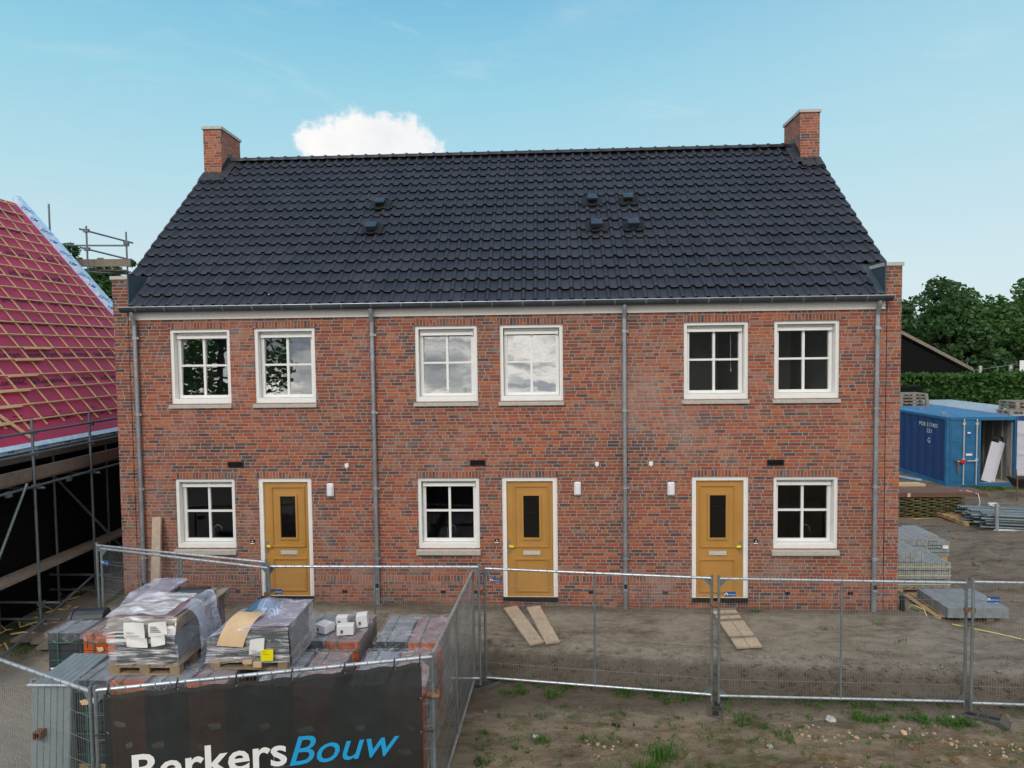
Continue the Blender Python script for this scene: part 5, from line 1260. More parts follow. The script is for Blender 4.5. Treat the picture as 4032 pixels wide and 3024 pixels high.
# slab pallet
t = thing('slab_pallet', (7.8, 0.4, GR_), 'low pallet of large flat grey slabs beside the fence', 'paving slabs')
b = MB(); pallet_mesh(b, 7.18, 8.26, 0.02, 1.12, GR_ - 0.02, n=7); b.build('pallet', M['palletnew'], t)
b = MB()
for k in range(11): b.box(7.36 + k * 0.0985, 7.36 + (k + 1) * 0.0985 - 0.0015, -0.10, 0.93, GR_ + 0.118, GR_ + 0.30 - random.uniform(0, 0.003))
b.build('slabs', M['pavertop'], t)
t = MB(); t.path([(7.35, -0.25, -0.16), (7.9, -0.62, -0.17), (8.5, -1.05, -0.2), (8.75, -1.35, -0.28)], 0.012, 6); tag(t.build('strap_end', M['strapyellow'], None, (7.4, -0.3, -0.18)), 'loose pale yellow strap trailing from the slab pallet', 'strap')
t = MB(); t.tube((6.585, -0.02, -0.3), (6.58, -0.02, 0.28), 0.045, 10); t.tube((6.58, -0.02, 0.2), (6.58, -0.02, 0.24), 0.052, 10); tag(t.build('drain_pipe', M['black'], None, (6.58, 0, -0.3)), 'short dark pipe standing at the right corner of the house', 'pipe')
t = MB(); t.path([(6.72, 0.25, -0.18), (6.85, 0.15, 0.05), (6.98, -0.02, 0.02), (7.02, -0.12, -0.22)], 0.010, 6); tag(t.build('hose', M['strapyellow'], None, (6.9, 0.1, -0.2)), 'yellow looped conduit sticking out of the soil by the house corner', 'conduit')

# hurdles with boards on top
t = thing('hurdle_stack', (11.3, 8.4, GR_), 'stack of woven willow hurdles under brown boards', 'hurdles')
b = MB()
for l in range(13):
    z = GR_ + 0.06 + l * 0.044
    for q in range(5):
        yy = 7.75 + q * 0.28; pts = []
        for k in range(33):
            x = 10.0 + k * 0.075 + random.uniform(-0.01, 0.01); pts.append((x, yy + 0.03 * math.sin(k * 1.05 + l * 1.57 + q), z + 0.014 * math.sin(k * 1.05 + l * math.pi)))
        b.path(pts, 0.021, 5)
for k in range(12):
    x = 10.1 + k * 0.2; b.box(x, x + 0.03, 7.74, 8.9, GR_ + 0.02, GR_ + 0.62)
b.build('woven_rods', M['wicker'], t)
b = MB(); b.box(9.9, 12.5, 7.66, 7.70, GR_ - 0.02, GR_ + 0.03); b.build('runner', M['palletnew'], t)
t = thing('board_pile', (11.3, 8.2, 0.42), 'pile of long dark brown boards on the woven hurdles', 'boards')
b = MB(); b.box(9.6, 13.05, 7.70, 8.0, 0.425, 0.485); b.box(9.6, 13.02, 7.72, 8.5, 0.49, 0.555); b.box(9.6, 13.04, 8.02, 8.6, 0.425, 0.485); b.build('planks', M['brownboard'], t)
b = MB(); b.path([(12.55, 7.95, 0.57), (12.72, 7.66, 0.53), (12.74, 7.60, 0.30), (12.66, 7.60, 0.0), (12.70, 7.55, -0.18)], 0.012, 5); b.build('ribbon', M['whitebox'], t)
b = MB(); b.obox((10.75, 7.68, 0.49), (0.045, 0, 0.005), (0, 0.004, 0), (0, 0.0, 0.06)); b.build('tag', M['card'], t)
t = MB(); t.box(9.7, 11.75, 8.62, 8.78, 0.56, 0.63); t.box(9.7, 11.72, 8.80, 8.96, 0.56, 0.63); tag(t.build('timber', M['pine'], None, (10.5, 8.7, 0.56)), 'pale new timber lying on top of the dark brown boards', 'timber')
def pipe(p, q, r, mat, label):
    t = MB(); t.tube(p, q, r, 14, caps=False); t.tube(p, q, r * 0.9, 14, caps=True); tag(t.build('pipe', M[mat], None, p), label, 'pipe', 'plastic pipes beside the blue container')
pipe((10.6, 9.05, 0.70), (9.0, 9.9, 0.84), 0.075, 'pvcblue', 'shiny blue plastic pipe with open end, on the timber')
pipe((10.78, 9.2, 0.66), (9.1, 10.0, 0.72), 0.06, 'black', 'black plastic pipe with open end beside the shiny blue one')
pipe((12.0, 9.3, 0.60), (9.4, 11.0, 0.92), 0.055, 'pvc', 'long grey-blue plastic pipe slanting up behind the timber')
# tilted pallet
t = thing('pallet', (12.3, 7.4, GR_), 'new wooden pallet tilted against the hurdles', 'pallet')
b = MB(); o0 = Vector((11.55, 7.9, -0.02)); ux = Vector((0.98, -0.1, -0.05)); uy = Vector((0.33, -1.0, -0.11))
for k in range(5): b.obox(o0 + uy * (0.1 + 0.2 * k) + ux * 0.55, ux * 0.55, uy * 0.045, Vector((0, 0, 0.010)))
for k in range(3): b.obox(o0 + ux * (0.08 + 0.46 * k) + uy * 0.5 - Vector((0, 0, 0.055)), ux * 0.05, uy * 0.5, Vector((0, 0, 0.04)))
b.build('deck', M['palletnew'], t)
# scaffold tubes in a rack
t = thing('tube_rack', (13.4, 6.6, GR_), 'low rack with a bundle of galvanised scaffold tubes', 'tube rack')
b = MB()
for y, xo in ((6.25, 0.0), (8.0, 0.1)): 
    for x in (12.35, 14.6): b.tube((x + xo, y, -0.28), (x + xo - 0.02, y, 0.56), 0.05, 10)
    b.tube((12.3 + xo, y, -0.18), (14.7 + xo, y, -0.18), 0.04, 8)
b.path([(12.2, 6.22, -0.24), (12.27, 6.22, -0.15), (12.34, 6.22, -0.24), (12.27, 6.22, -0.31), (12.2, 6.22, -0.24)], 0.022, 6)
b.build('frame', M['galv'], t)
for l in range(5):
    for k in range(7):
        y = 6.34 + k * 0.20 + random.uniform(-0.02, 0.02); z = -0.13 + l * 0.075 + random.uniform(-0.01, 0.01)
        b = MB(); xa = 12.02 + random.uniform(-0.15, 0.25); b.tube((xa, y, z + 0.04), (xa + 4.2, y - 0.5 + random.uniform(-0.1, 0.1), z - 0.05), 0.034, 8); b.build('tube', M['scaff'] if random.random() < 0.5 else M['galvdark'], t)
b = MB()
for k in range(3): b.path([(12.93 + 0.12 * math.cos(a + k), 7.3 + 0.06 * math.sin(2 * a), 0.24 + 0.09 * abs(math.sin(a + k * 0.5))) for a in [q * 0.6 for q in range(11)]], 0.014, 5)
b.build('rope', M['paper'], t)

# shipping containers
CX0, CX1, CY0, CY1, CZ0, CZ1 = 14.49, 16.97, 12.3, 18.3, -0.20, 2.31
cont = thing('shipping_container', (15.7, 15.2, CZ0), 'blue shipping container with one door open, in front of the hedge', 'container')
b = MB(); n = 44
prof = []
for k in range(n + 1):
    y = CY0 + 0.12 + (CY1 - CY0 - 0.24) * k / n; prof.append((y, 0.0 if (k % 4) in (0, 1) else 0.045))
for (x, sg) in ((CX0 + 0.02, 1), (CX1 - 0.02, -1)):
    vs = [(x + sg * d_, y, z) for z in (CZ0 + 0.14, CZ1 - 0.08) for (y, d_) in prof]; b.add(vs, [(k, k + 1, n + 2 + k, n + 1 + k) if sg < 0 else (n + 1 + k, n + 2 + k, k + 1, k) for k in range(n)])
b.add([(CX0, CY1, CZ0), (CX1, CY1, CZ0), (CX1, CY1, CZ1), (CX0, CY1, CZ1)], [(3, 2, 1, 0)])
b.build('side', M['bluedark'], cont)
b = MB()
for k in range(24):
    y = CY0 + 0.12 + k * 0.245; b.box(CX0 + 0.06, CX1 - 0.06, y, y + 0.15, CZ1 - 0.03, CZ1 + 0.012); 
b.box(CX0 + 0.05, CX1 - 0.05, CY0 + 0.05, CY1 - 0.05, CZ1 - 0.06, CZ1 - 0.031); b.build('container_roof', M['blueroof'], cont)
b = MB()
for x in (CX0, CX1 - 0.10): b.box(x, x + 0.10, CY0, CY0 + 0.12, CZ0 + 0.1, CZ1 - 0.1); b.box(x, x + 0.10, CY1 - 0.12, CY1 - 0.003, CZ0 + 0.1, CZ1 - 0.1)
b.box(CX0 + 0.10, CX1 - 0.10, CY0 + 0.003, CY0 + 0.10, CZ1 - 0.11, CZ1 - 0.002); b.box(CX0 + 0.10, CX1 - 0.10, CY0 + 0.003, CY0 + 0.12, CZ0, CZ0 + 0.13)
for x in (CX0 + 0.002, CX1 - 0.075): b.box(x, x + 0.073, CY0 + 0.12, CY1 - 0.12, CZ1 - 0.09, CZ1 - 0.001); b.box(x, x + 0.073, CY0 + 0.12, CY1 - 0.12, CZ0 + 0.002, CZ0 + 0.14)
for x in (CX0 - 0.006, CX1 - 0.145):
    for z in (CZ0 - 0.004, CZ1 - 0.115): b.bbox(x, x + 0.15, CY0 - 0.008, CY0 + 0.15, z, z + 0.12, 0.01)
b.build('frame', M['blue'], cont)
b = MB()
for x in (CX0 + 0.07, CX1 - 0.07):
    for z in (CZ1 - 0.055,): b.tube((x, CY0 - 0.010, z), (x, CY0 - 0.012, z), 0.03, 10)
b.build('corner_hole', M['black'], cont)
DXM = CX0 + 1.19
b = MB(); b.box(CX0 + 0.105, DXM, CY0 - 0.01, CY0 + 0.03, CZ0 + 0.135, CZ1 - 0.125)
for (xa, xb, za, zb2) in ((0.16, 1.12, 1.62, 2.16), (0.16, 1.12, 0.86, 1.54), (0.16, 1.12, 0.18, 0.78)):
    ring(b, CX0 + xa, CX0 + xb, CZ0 + za, CZ0 + zb2, CY0 - 0.022, CY0 - 0.0102, 0.02, 0.02, 0.02, 0.02)
dl = b.build('container_door', M['blue'], cont); dl['label'] = 'closed left door leaf with locking bars'
b = MB()
for x in (CX0 + 0.58, CX0 + 1.03): b.tube((x, CY0 - 0.045, CZ0 + 0.08), (x, CY0 - 0.045, CZ1 - 0.06), 0.022, 8); b.box(x - 0.05, x + 0.05, CY0 - 0.06, CY0 - 0.0225, CZ1 - 0.26, CZ1 - 0.20); b.box(x - 0.05, x + 0.05, CY0 - 0.06, CY0 - 0.0225, CZ0 + 0.95, CZ0 + 1.02)
b.tube((CX0 + 0.30, CY0 - 0.06, CZ0 + 0.93), (CX0 + 0.62, CY0 - 0.06, CZ0 + 0.93), 0.018, 8); b.tube((CX0 + 0.70, CY0 - 0.06, CZ0 + 0.94), (CX0 + 1.0, CY0 - 0.06, CZ0 + 0.94), 0.018, 8)
b.build('locking_bar', M['alu'], dl)
b = MB(); b.bbox(CX0 + 0.46, CX0 + 0.62, CY0 - 0.12, CY0 - 0.03, CZ0 + 0.85, CZ0 + 1.0, 0.02); b.build('lock_box', M['red'], dl)
b = MB(); b.path([(CX0 + 0.30, CY0 - 0.07, CZ0 + 0.98), (CX0 + 0.36, CY0 - 0.08, CZ0 + 0.9), (CX0 + 0.37, CY0 - 0.08, CZ0 + 0.5)], 0.03, 6); b.build('chain', M['rust'], dl)
b = MB(); b.box(CX0 + 0.70, CX0 + 0.83, CY0 - 0.026, CY0 - 0.0225, CZ0 + 1.82, CZ0 + 2.0); o = b.build('sticker', M['signblue'], dl)
b = MB(); b.box(CX0 + 0.71, CX0 + 0.82, CY0 - 0.029, CY0 - 0.0262, CZ0 + 1.93, CZ0 + 1.98); b.box(CX0 + 0.67, CX0 + 0.89, CY0 - 0.029, CY0 - 0.0225, CZ0 + 1.13, CZ0 + 1.20); b.build('plate', M['signwhite'], dl)
# open right leaf, swung round
hx, hy = CX1 - 0.06, CY0 - 0.02; a = R_(-38); dv = Vector((math.cos(a), math.sin(a), 0)); nv = Vector((-dv.y, dv.x, 0))
b = MB(); b.obox(Vector((hx, hy, (CZ0 + CZ1) / 2)) + dv * 0.60, dv * 0.58, nv * 0.02, Vector((0, 0, 1.12)))
for z in (-0.78, -0.05, 0.68): b.obox(Vector((hx, hy, (CZ0 + CZ1) / 2 + z)) + dv * 0.60 - nv * 0.03, dv * 0.56, nv * 0.012, Vector((0, 0, 0.05)))
o = b.build('container_door', M['boardwhite'], cont); o['label'] = 'open right door leaf showing its pale inner face'
# inside
b = MB(); x0, x1, y0, y1, z0, z1 = CX0 + 0.09, CX1 - 0.09, CY0 + 0.13, CY1 - 0.15, CZ0 + 0.12, CZ1 - 0.08
b.add([(x0, y1, z0), (x1, y1, z0), (x1, y1, z1), (x0, y1, z1)], [(0, 1, 2, 3)]); b.add([(x0, y0, z0), (x1, y0, z0), (x1, y1, z0), (x0, y1, z0)], [(0, 1, 2, 3)], 1)
for k in range(22):
    ya = y0 + (y1 - y0) * k / 22; yb2 = y0 + (y1 - y0) * (k + 1) / 22; o1 = 0.0 if k % 2 else 0.04
    b.box(x1 - o1, x1 + 0.02, ya, yb2 - 0.001, z0, z1)
b.build('lining', [M['innerwhite'], M['oldwood']], cont)
for (dx_, lean, lb) in ((0.0, 0.36, 'wide white board leaning inside the open container'), (0.26, 0.30, 'narrow white board leaning behind the wide one in the container')):
    t = MB(); bx0 = CX0 + 1.56 + dx_; t.obox((bx0 + 0.205, CY0 + 0.30 + dx_ * 0.4, CZ0 + 0.13 + 0.72), (0.19 - 0.3 * dx_, 0.02, -0.05), (0.01, 0.035, 0.0), (0.205, 0.05, 0.70)); tag(t.build('white_board', M['boardwhite'], None, (bx0, CY0 + 0.7, CZ0 + 0.12)), lb, 'board')
t = thing('shelf_rack', (CX0 + 1.1, CY0 + 2.6, CZ0 + 0.12), 'wooden shelf with cartons and tins inside the blue container', 'shelf')
b = MB()
for z in (0.75, 1.25, 1.75): b.box(CX0 + 0.2, CX0 + 1.9, CY0 + 2.3, CY0 + 2.9, CZ0 + z, CZ0 + z + 0.04)
for x in (0.22, 1.82): b.box(CX0 + x, CX0 + x + 0.06, CY0 + 2.32, CY0 + 2.38, CZ0 + 0.14, CZ0 + 2.1)
b.build('shelf', M['oldwood'], t)
b = MB(); b.box(CX0 + 1.25, CX0 + 1.5, CY0 + 2.33, CY0 + 2.7, CZ0 + 0.79, CZ0 + 1.02); b.box(CX0 + 1.52, CX0 + 1.78, CY0 + 2.33, CY0 + 2.7, CZ0 + 0.79, CZ0 + 1.0); b.build('carton', M['card'], t)
b = MB(); b.tube((CX0 + 1.4, CY0 + 2.5, CZ0 + 1.29), (CX0 + 1.4, CY0 + 2.5, CZ0 + 1.52), 0.09, 10); b.tube((CX0 + 1.65, CY0 + 2.5, CZ0 + 1.29), (CX0 + 1.65, CY0 + 2.5, CZ0 + 1.55), 0.08, 10); b.build('tin', M['bluebag'], t)
t = MB(); t.path([(CX1 - 0.35 + 0.16 * math.cos(a_), CY0 + 0.5, CZ0 + 1.62 + 0.14 * math.sin(a_)) for a_ in [q * 0.5 for q in range(26)]], 0.035, 6); tag(t.build('cable_reel', M['black'], None, (CX1 - 0.35, CY0 + 0.5, CZ0 + 1.5)), 'black coil of cable hanging inside the open container', 'cable')
LT1 = text_mesh('PGB 217403', 1.0); LT2 = text_mesh('221', 1.0); LT3 = text_mesh('G', 1.0)
b = MB()
for tm, y_, z_, hh in ((LT1, 14.10, 1.86, 0.15), (LT2, 13.60, 1.63, 0.15), (LT3, 13.52, 1.25, 0.20)):
    x0, x1, y0_, y1_ = tm_size(tm); k = hh / 0.73; Lw = {0: 1.5}.get(0)
    kx = (1.20 if tm is LT1 else 0.34 if tm is LT2 else 0.18) / (x1 - x0)
    b.mesh(tm, lambda x, y, z: (CX0 + 0.012, y_ - (x - x0) * kx, z_ + y * k))
b.build('lettering', M['signwhite'], cont)
def brickbit(p, label):
    t = MB(); t.bbox(p[0], p[0] + 0.21, p[1], p[1] + 0.1, p[2], p[2] + 0.06, 0.006); tag(t.build('brick', M['tileorangetop'], None, p), label, 'brick')
brickbit((15.05, 13.6, CZ1 + 0.0), 'reddish brick lying on the blue container roof'); brickbit((15.3, 15.6, CZ1 + 0.0), 'small brick further back on the blue container roof')
c2 = thing('shipping_container', (18.6, 15.6, CZ0), 'second container with pale grey roof beside the blue one', 'container')
b = MB(); b.box(CX1 + 0.12, CX1 + 2.56, CY0 + 0.5, CY1 + 2.4, CZ0, CZ1 - 0.02); b.build('body', M['bluedark'], c2)
b = MB()
for k in range(30):
    y = CY0 + 0.55 + k * 0.26; b.box(CX1 + 0.16, CX1 + 2.52, y, y + 0.2, CZ1 - 0.0195, CZ1 + 0.01)
b.build('container_roof', M['greyroof'], c2)
def pallet_thing(x0, x1, y0, y1, z0, label, mat='palletgrey'):
    t = thing('pallet', ((x0 + x1) / 2, (y0 + y1) / 2, z0), label, 'pallet', 'grey pallets stacked on the containers')
    b = MB(); pallet_mesh(b, x0, x1, y0, y1, z0, n=6); b.build('deck', M[mat], t)
for k, q in enumerate(('lowest', 'second lowest', 'second highest', 'topmost')):
    pallet_thing(15.30 + 0.02 * (k % 2), 16.54 - 0.02 * k, 17.1, 18.15, CZ1 + 0.002 + k * 0.137, q + ' pallet of the stack on the back end of the blue container')
for k, q in enumerate(('lowest', 'middle', 'topmost')):
    pallet_thing(17.9 + 0.02 * (k % 2), 19.1, 13.8, 14.8, CZ1 + 0.012 + k * 0.137, q + ' pallet of the stack on the pale grey container roof')
pallet_thing(17.15, 18.2, 13.0, 13.75, CZ1 + 0.012, 'single pallet lying flat on the pale grey container roof before the stack')
# wheelbarrow at the frame edge
t = thing('wheelbarrow', (15.50, 10.1, GR_), 'wheelbarrow with rusty red legs at the right edge by the open container', 'wheelbarrow')
b = MB(); b.path([(15.37, 10.0, 0.85), (15.47, 10.1, 0.45), (15.95, 10.2, 0.15), (16.55, 10.25, 0.0)], 0.022, 8); b.path([(15.45, 10.5, 0.85), (15.55, 10.55, 0.45), (15.95, 10.5, 0.15), (16.55, 10.32, 0.0)], 0.022, 8); b.path([(15.41, 9.98, 0.55), (15.41, 9.98, -0.2)], 0.02, 8); b.build('frame', M['rust'], t)
b = MB(); b.add([(15.45, 10.0, 0.5), (16.25, 10.0, 0.5), (16.25, 10.6, 0.5), (15.45, 10.6, 0.5), (15.60, 10.1, 0.2), (16.05, 10.1, 0.2), (16.05, 10.5, 0.2), (15.60, 10.5, 0.2)], [(0, 1, 5, 4), (1, 2, 6, 5), (2, 3, 7, 6), (3, 0, 4, 7), (4, 5, 6, 7)]); b.build('tub', M['black'], t)
b = MB(); b.tube((16.55, 10.22, 0.0), (16.55, 10.34, 0.0), 0.2, 16); b.build('wheel', M['rubber'], t)

# ------------------------------------------------------------------ trees, hedge, barn
def leaf_cloud(b, blobs, n, size, rnd, flat=0.0):
    tot = sum(r[0] * r[1] * r[2] for _, r in blobs) ** 1.0
    ws = [(r[0] * r[1] * r[2]) ** 0.67 for _, r in blobs]; sw = sum(ws)
    for (c, r), w_ in zip(blobs, ws):
        for _ in range(int(n * w_ / sw)):
            while True:
                v = Vector((rnd.uniform(-1, 1), rnd.uniform(-1, 1), rnd.uniform(-1, 1)))
                if 0.15 < v.length <= 1: break
            v = v * (v.length ** -0.45) if v.length > 0 else v
            q = mnoise.noise(Vector(c) + v * 1.7) * 0.35
            p = Vector(c) + Vector((v.x * r[0], v.y * r[1], v.z * r[2])) * (0.92 + q)
            s_ = size * rnd.uniform(0.6, 1.35)
            a1 = Vector((rnd.gauss(0, 1), rnd.gauss(0, 1), rnd.gauss(0, 0.6))).normalized(); a2 = a1.cross(Vector((rnd.gauss(0, 1), rnd.gauss(0, 1), rnd.gauss(0, 1)))).normalized()
            b.add([p - a1 * s_, p + a2 * s_ * 0.55, p + a1 * s_, p - a2 * s_ * 0.55], [(0, 1, 2, 3)])
def tree(x, y, h, rw, label, mat='leaf', seed=1, n=5200, z0=-0.3, trunk=0.25, low=0.25, nb=12, size=0.2, spread=1.0, group='trees on the skyline'):
    rnd = random.Random(seed); t = thing('tree', (x, y, z0), label, 'tree', group)
    b = MB(); top = z0 + h
    b.path([(x, y, z0 - 0.3), (x + rnd.uniform(-.1, .1), y, z0 + h * 0.3), (x + rnd.uniform(-.3, .3), y, z0 + h * 0.6), (x + rnd.uniform(-.3, .3), y, z0 + h * 0.88)], trunk, 8, rs=[trunk * 1.3, trunk, trunk * 0.6, trunk * 0.2])
    blobs = []
    for k in range(nb):
        a = 2.399 * k + rnd.uniform(-0.4, 0.4); f = (k + 0.5) / nb
        hz = low + (0.93 - low) * f; rad = rw * math.sin(math.pi * min(0.97, 0.22 + 0.74 * f)) ** 0.8 * rnd.uniform(0.35, 0.85)
        c = (x + rad * math.cos(a), y + rad * math.sin(a), z0 + h * hz)
        rr_ = rw * rnd.uniform(0.28, 0.48) * spread
        blobs.append((c, (rr_, rr_, rr_ * 0.75)))
        b.path([(x, y, z0 + h * (0.22 + 0.5 * f)), ((x + c[0]) / 2, (y + c[1]) / 2, z0 + h * (hz - 0.10)), c], 0.1, 5, rs=[trunk * 0.45, trunk * 0.25, trunk * 0.08])
    blobs.append(((x, y, top - rw * 0.28), (rw * 0.38, rw * 0.38, rw * 0.28)))
    b.build('trunk', M['bark'], t)
    b = MB(); leaf_cloud(b, blobs, n, size, rnd); b.build('crown', M[mat], t)
    return t
tree(37.0, 52, 11.6, 4.2, 'round-headed tree with see-through crown right of the house corner', 'leafdark', 3, 3000, nb=18, size=0.22, low=0.42, spread=0.75)
tree(34.6, 47, 8.9, 3.9, 'dense dark tree just right of the house, behind the black barn', 'leafdark', 5, 6500, nb=16, low=0.15, size=0.24)
tree(39.5, 48, 9.2, 3.8, 'dense green tree in the middle of the group right of the house', 'leaf', 8, 7000, nb=18, low=0.12, size=0.24)
tree(43.4, 51, 9.0, 3.4, 'lower tree in the dip of the skyline at right', 'leaf', 13, 5500, nb=14, low=0.12, size=0.24)
tree(45.9, 50, 11.2, 4.6, 'broad green tree cut by the right edge of the photo', 'leaf', 21, 9000, nb=20, low=0.10, size=0.24)
tree(49.5, 56, 12.8, 5.0, 'tall tree at the far right behind the broad one', 'leaf', 34, 6000, nb=16, low=0.2, size=0.26)
tree(52.0, 75, 12.2, 5.0, 'pale distant tree showing in the gap of the skyline', 'leaf', 41, 3500, nb=14, low=0.1, size=0.32)
tree(31.5, 50, 9.5, 4.2, 'dark tree partly hidden by the right end wall', 'leafdark', 55, 5500, nb=14, low=0.1, size=0.24)
tree(-21.9, 20.5, 10.1, 2.0, 'tree seen under the scaffold platform left of the house', 'leaf', 61, 6500, nb=16, low=0.40, size=0.13)
tree(-23.7, 20.6, 10.9, 1.3, 'taller tree rising behind the foil-wrapped gable', 'leafdark', 71, 3000, nb=12, low=0.5, size=0.13)
tree(-20.35, 20.2, 9.95, 0.6, 'small treetop just left of the lower roof corner', 'leafdark', 77, 1500, nb=9, low=0.6, size=0.11)
tree(-21.5, 22.6, 9.3, 1.6, 'lower tree between the pink roof and the brick end wall', 'leaf', 67, 4500, nb=14, low=0.3, size=0.14)
tree(-21.5, -31.0, 15.0, 5.6, 'large tree reflected in the left upstairs windows', 'leafdark', 83, 5600, nb=30, low=0.22, size=0.20, spread=0.62, group='trees mirrored in the windows')
tree(-28.5, -34.0, 14.0, 5.0, 'tree beside the large one, reflected in the leftmost window', 'leafdark', 89, 4200, nb=26, low=0.2, size=0.20, spread=0.66, group='trees mirrored in the windows')
# house across the road, mirrored in the right-hand windows
t = thing('house', (16, -33, -0.5), 'dark-roofed house across the road reflected in the right-hand windows', 'house')
b = MB(); b.box(4.0, 32.0, -38, -30, -0.6, 3.4); b.build('wall', M['brick'], t)
b = MB(); b.add([(3.7, -29.5, 3.3), (32.3, -29.5, 3.3), (32.3, -34, 9.6), (3.7, -34, 9.6), (3.7, -38.5, 3.3), (32.3, -38.5, 3.3)], [(1, 0, 3, 2), (2, 3, 4, 5), (0, 4, 3), (1, 2, 5)]); b.build('roof', M['tile'], t)

# hedge behind the containers
hd = thing('hedge', (25, 22, -0.3), 'tall clipped green hedge behind the containers', 'hedge')
rnd = random.Random(9); b = MB(); HX0, HX1, HY0, HY1, HZ = 11.0, 36.0, 21.6, 23.0, 3.38
for k in range(29000):
    f = rnd.random()
    x = rnd.uniform(HX0, HX1)
    if f < 0.62: y = HY0 + abs(rnd.gauss(0, 0.16)); z = rnd.uniform(-0.3, HZ)
    else: y = rnd.uniform(HY0, HY1); z = HZ - abs(rnd.gauss(0, 0.12))
    z += 0.10 * mnoise.noise(Vector((x * 0.9, 0, 0))) * (z / HZ); y += 0.22 * mnoise.noise(Vector((x * 0.8, z * 0.9, 3)))
    if z > HZ - 0.15: z += abs(rnd.gauss(0, 0.07))
    s_ = rnd.uniform(0.06, 0.13); p = Vector((x, y, z))
    a1 = Vector((rnd.gauss(0, 1), rnd.gauss(0, 0.6), rnd.gauss(0, 0.7))).normalized(); a2 = a1.cross(Vector((rnd.gauss(0, 1), rnd.gauss(0, 1), rnd.gauss(0, 1)))).normalized()
    b.add([p - a1 * s_, p + a2 * s_ * 0.7, p + a1 * s_, p - a2 * s_ * 0.7], [(0, 1, 2, 3)])
b.build('leaves', M['leafhedge'], hd)
b = MB(); b.box(HX0, HX1, HY0 + 0.4, HY1 - 0.1, -0.4, HZ - 0.25); b.build('branches', M['leafdark'], hd)
# black barn
bn_ = thing('barn', (20, 31, -0.3), 'black timber barn with long sloping roof behind the hedge', 'barn')
b = MB(); A = (24.95, 3.42); Rg = (17.2, 7.62)
vs = [(9.5, 28, -0.4), (24.4, 28, -0.4), (24.4, 28, A[1] + 0.10), (Rg[0], 28, Rg[1] - 0.2), (9.5, 28, A[1] + 0.10)]
b.add(vs, [(0, 1, 2, 3, 4)]); b.box(9.5, 24.4, 28.01, 40, -0.4, A[1] + 0.05)
k = 0; z = -0.3
while z < 7.3:
    xr = 24.4 if z < A[1] + 0.1 else 24.4 - (z - A[1] - 0.1) / (Rg[1] - 0.3 - A[1]) * 7.2
    b.add([(9.6, 27.985, z), (xr - 0.15, 27.985, z), (xr - 0.3, 27.999, z + 0.17), (9.6, 27.999, z + 0.17)], [(0, 1, 2, 3)]); z += 0.18
b.build('wall', M['blackboard'], bn_)
b = MB()
def sl2(x0, z0, x1, z1, th, y0, y1, mi=0):
    b.add([(x0, y0, z0), (x1, y0, z1), (x1, y0, z1 + th), (x0, y0, z0 + th), (x0, y1, z0), (x1, y1, z1), (x1, y1, z1 + th), (x0, y1, z0 + th)], [(0, 1, 2, 3), (7, 6, 5, 4), (3, 2, 6, 7), (0, 4, 5, 1), (1, 5, 6, 2), (0, 3, 7, 4)], mi)
sl2(A[0], A[1], Rg[0], Rg[1], 0.14, 27.9, 41); sl2(Rg[0], Rg[1], 9.2, A[1], 0.14, 27.9, 41); b.build('roof', M['scaffboard'], bn_)
b = MB(); sl2(A[0] + 0.03, A[1] - 0.03, Rg[0], Rg[1], 0.20, 27.84, 27.89); b.build('bargeboard', M['greywood'], bn_)
# low dark fence with concrete posts right of the barn
for x in (25.25, 26.95):
    t = MB(); t.bbox(x - 0.07, x + 0.07, 27.6, 27.74, -0.4, 3.72, 0.02); tag(t.build('fence_post', M['capstone'], None, (x, 27.67, -0.4)), ('left' if x < 26 else 'right') + ' pale concrete post right of the black barn', 'post', 'concrete posts by the barn')
t = MB(); t.box(24.97, 26.87, 27.64, 27.70, -0.3, 3.35)
for k in range(12): t.box(24.98, 26.86, 27.625, 27.638, 0.0 + k * 0.27, 0.22 + k * 0.27)
tag(t.build('board_fence', M['blackboard'], None, (26, 27.7, -0.3)), 'dark board fence between the two concrete posts', 'fence')
# far brick house under the trees
t = thing('house', (46, 66, -0.3), 'distant dark brick house with white windows under the trees', 'house')
b = MB(); b.box(40, 62, 64, 72, -0.4, 4.5); b.build('wall', simple('far_brick', (0.09, 0.06, 0.05), 0.9), t)
b = MB(); b.add([(39.5, 63.5, 4.4), (62.5, 63.5, 4.4), (62.5, 68, 8.0), (39.5, 68, 8.0), (39.5, 72.5, 4.4), (62.5, 72.5, 4.4)], [(0, 1, 2, 3), (3, 2, 5, 4), (0, 3, 4), (1, 5, 2)]); b.build('roof', M['tile'], t)
for x in (46.6, 50.1):
    b = MB(); ring(b, x, x + 1.5, 2.0, 3.6, 63.93, 63.99, 0.12, 0.12, 0.12, 0.16); o = b.build('window', M['white'], t)
    b = MB(); b.box(x + 0.12, x + 1.38, 63.97, 63.995, 2.16, 3.48); b.build('pane', M['darkglass'], o)
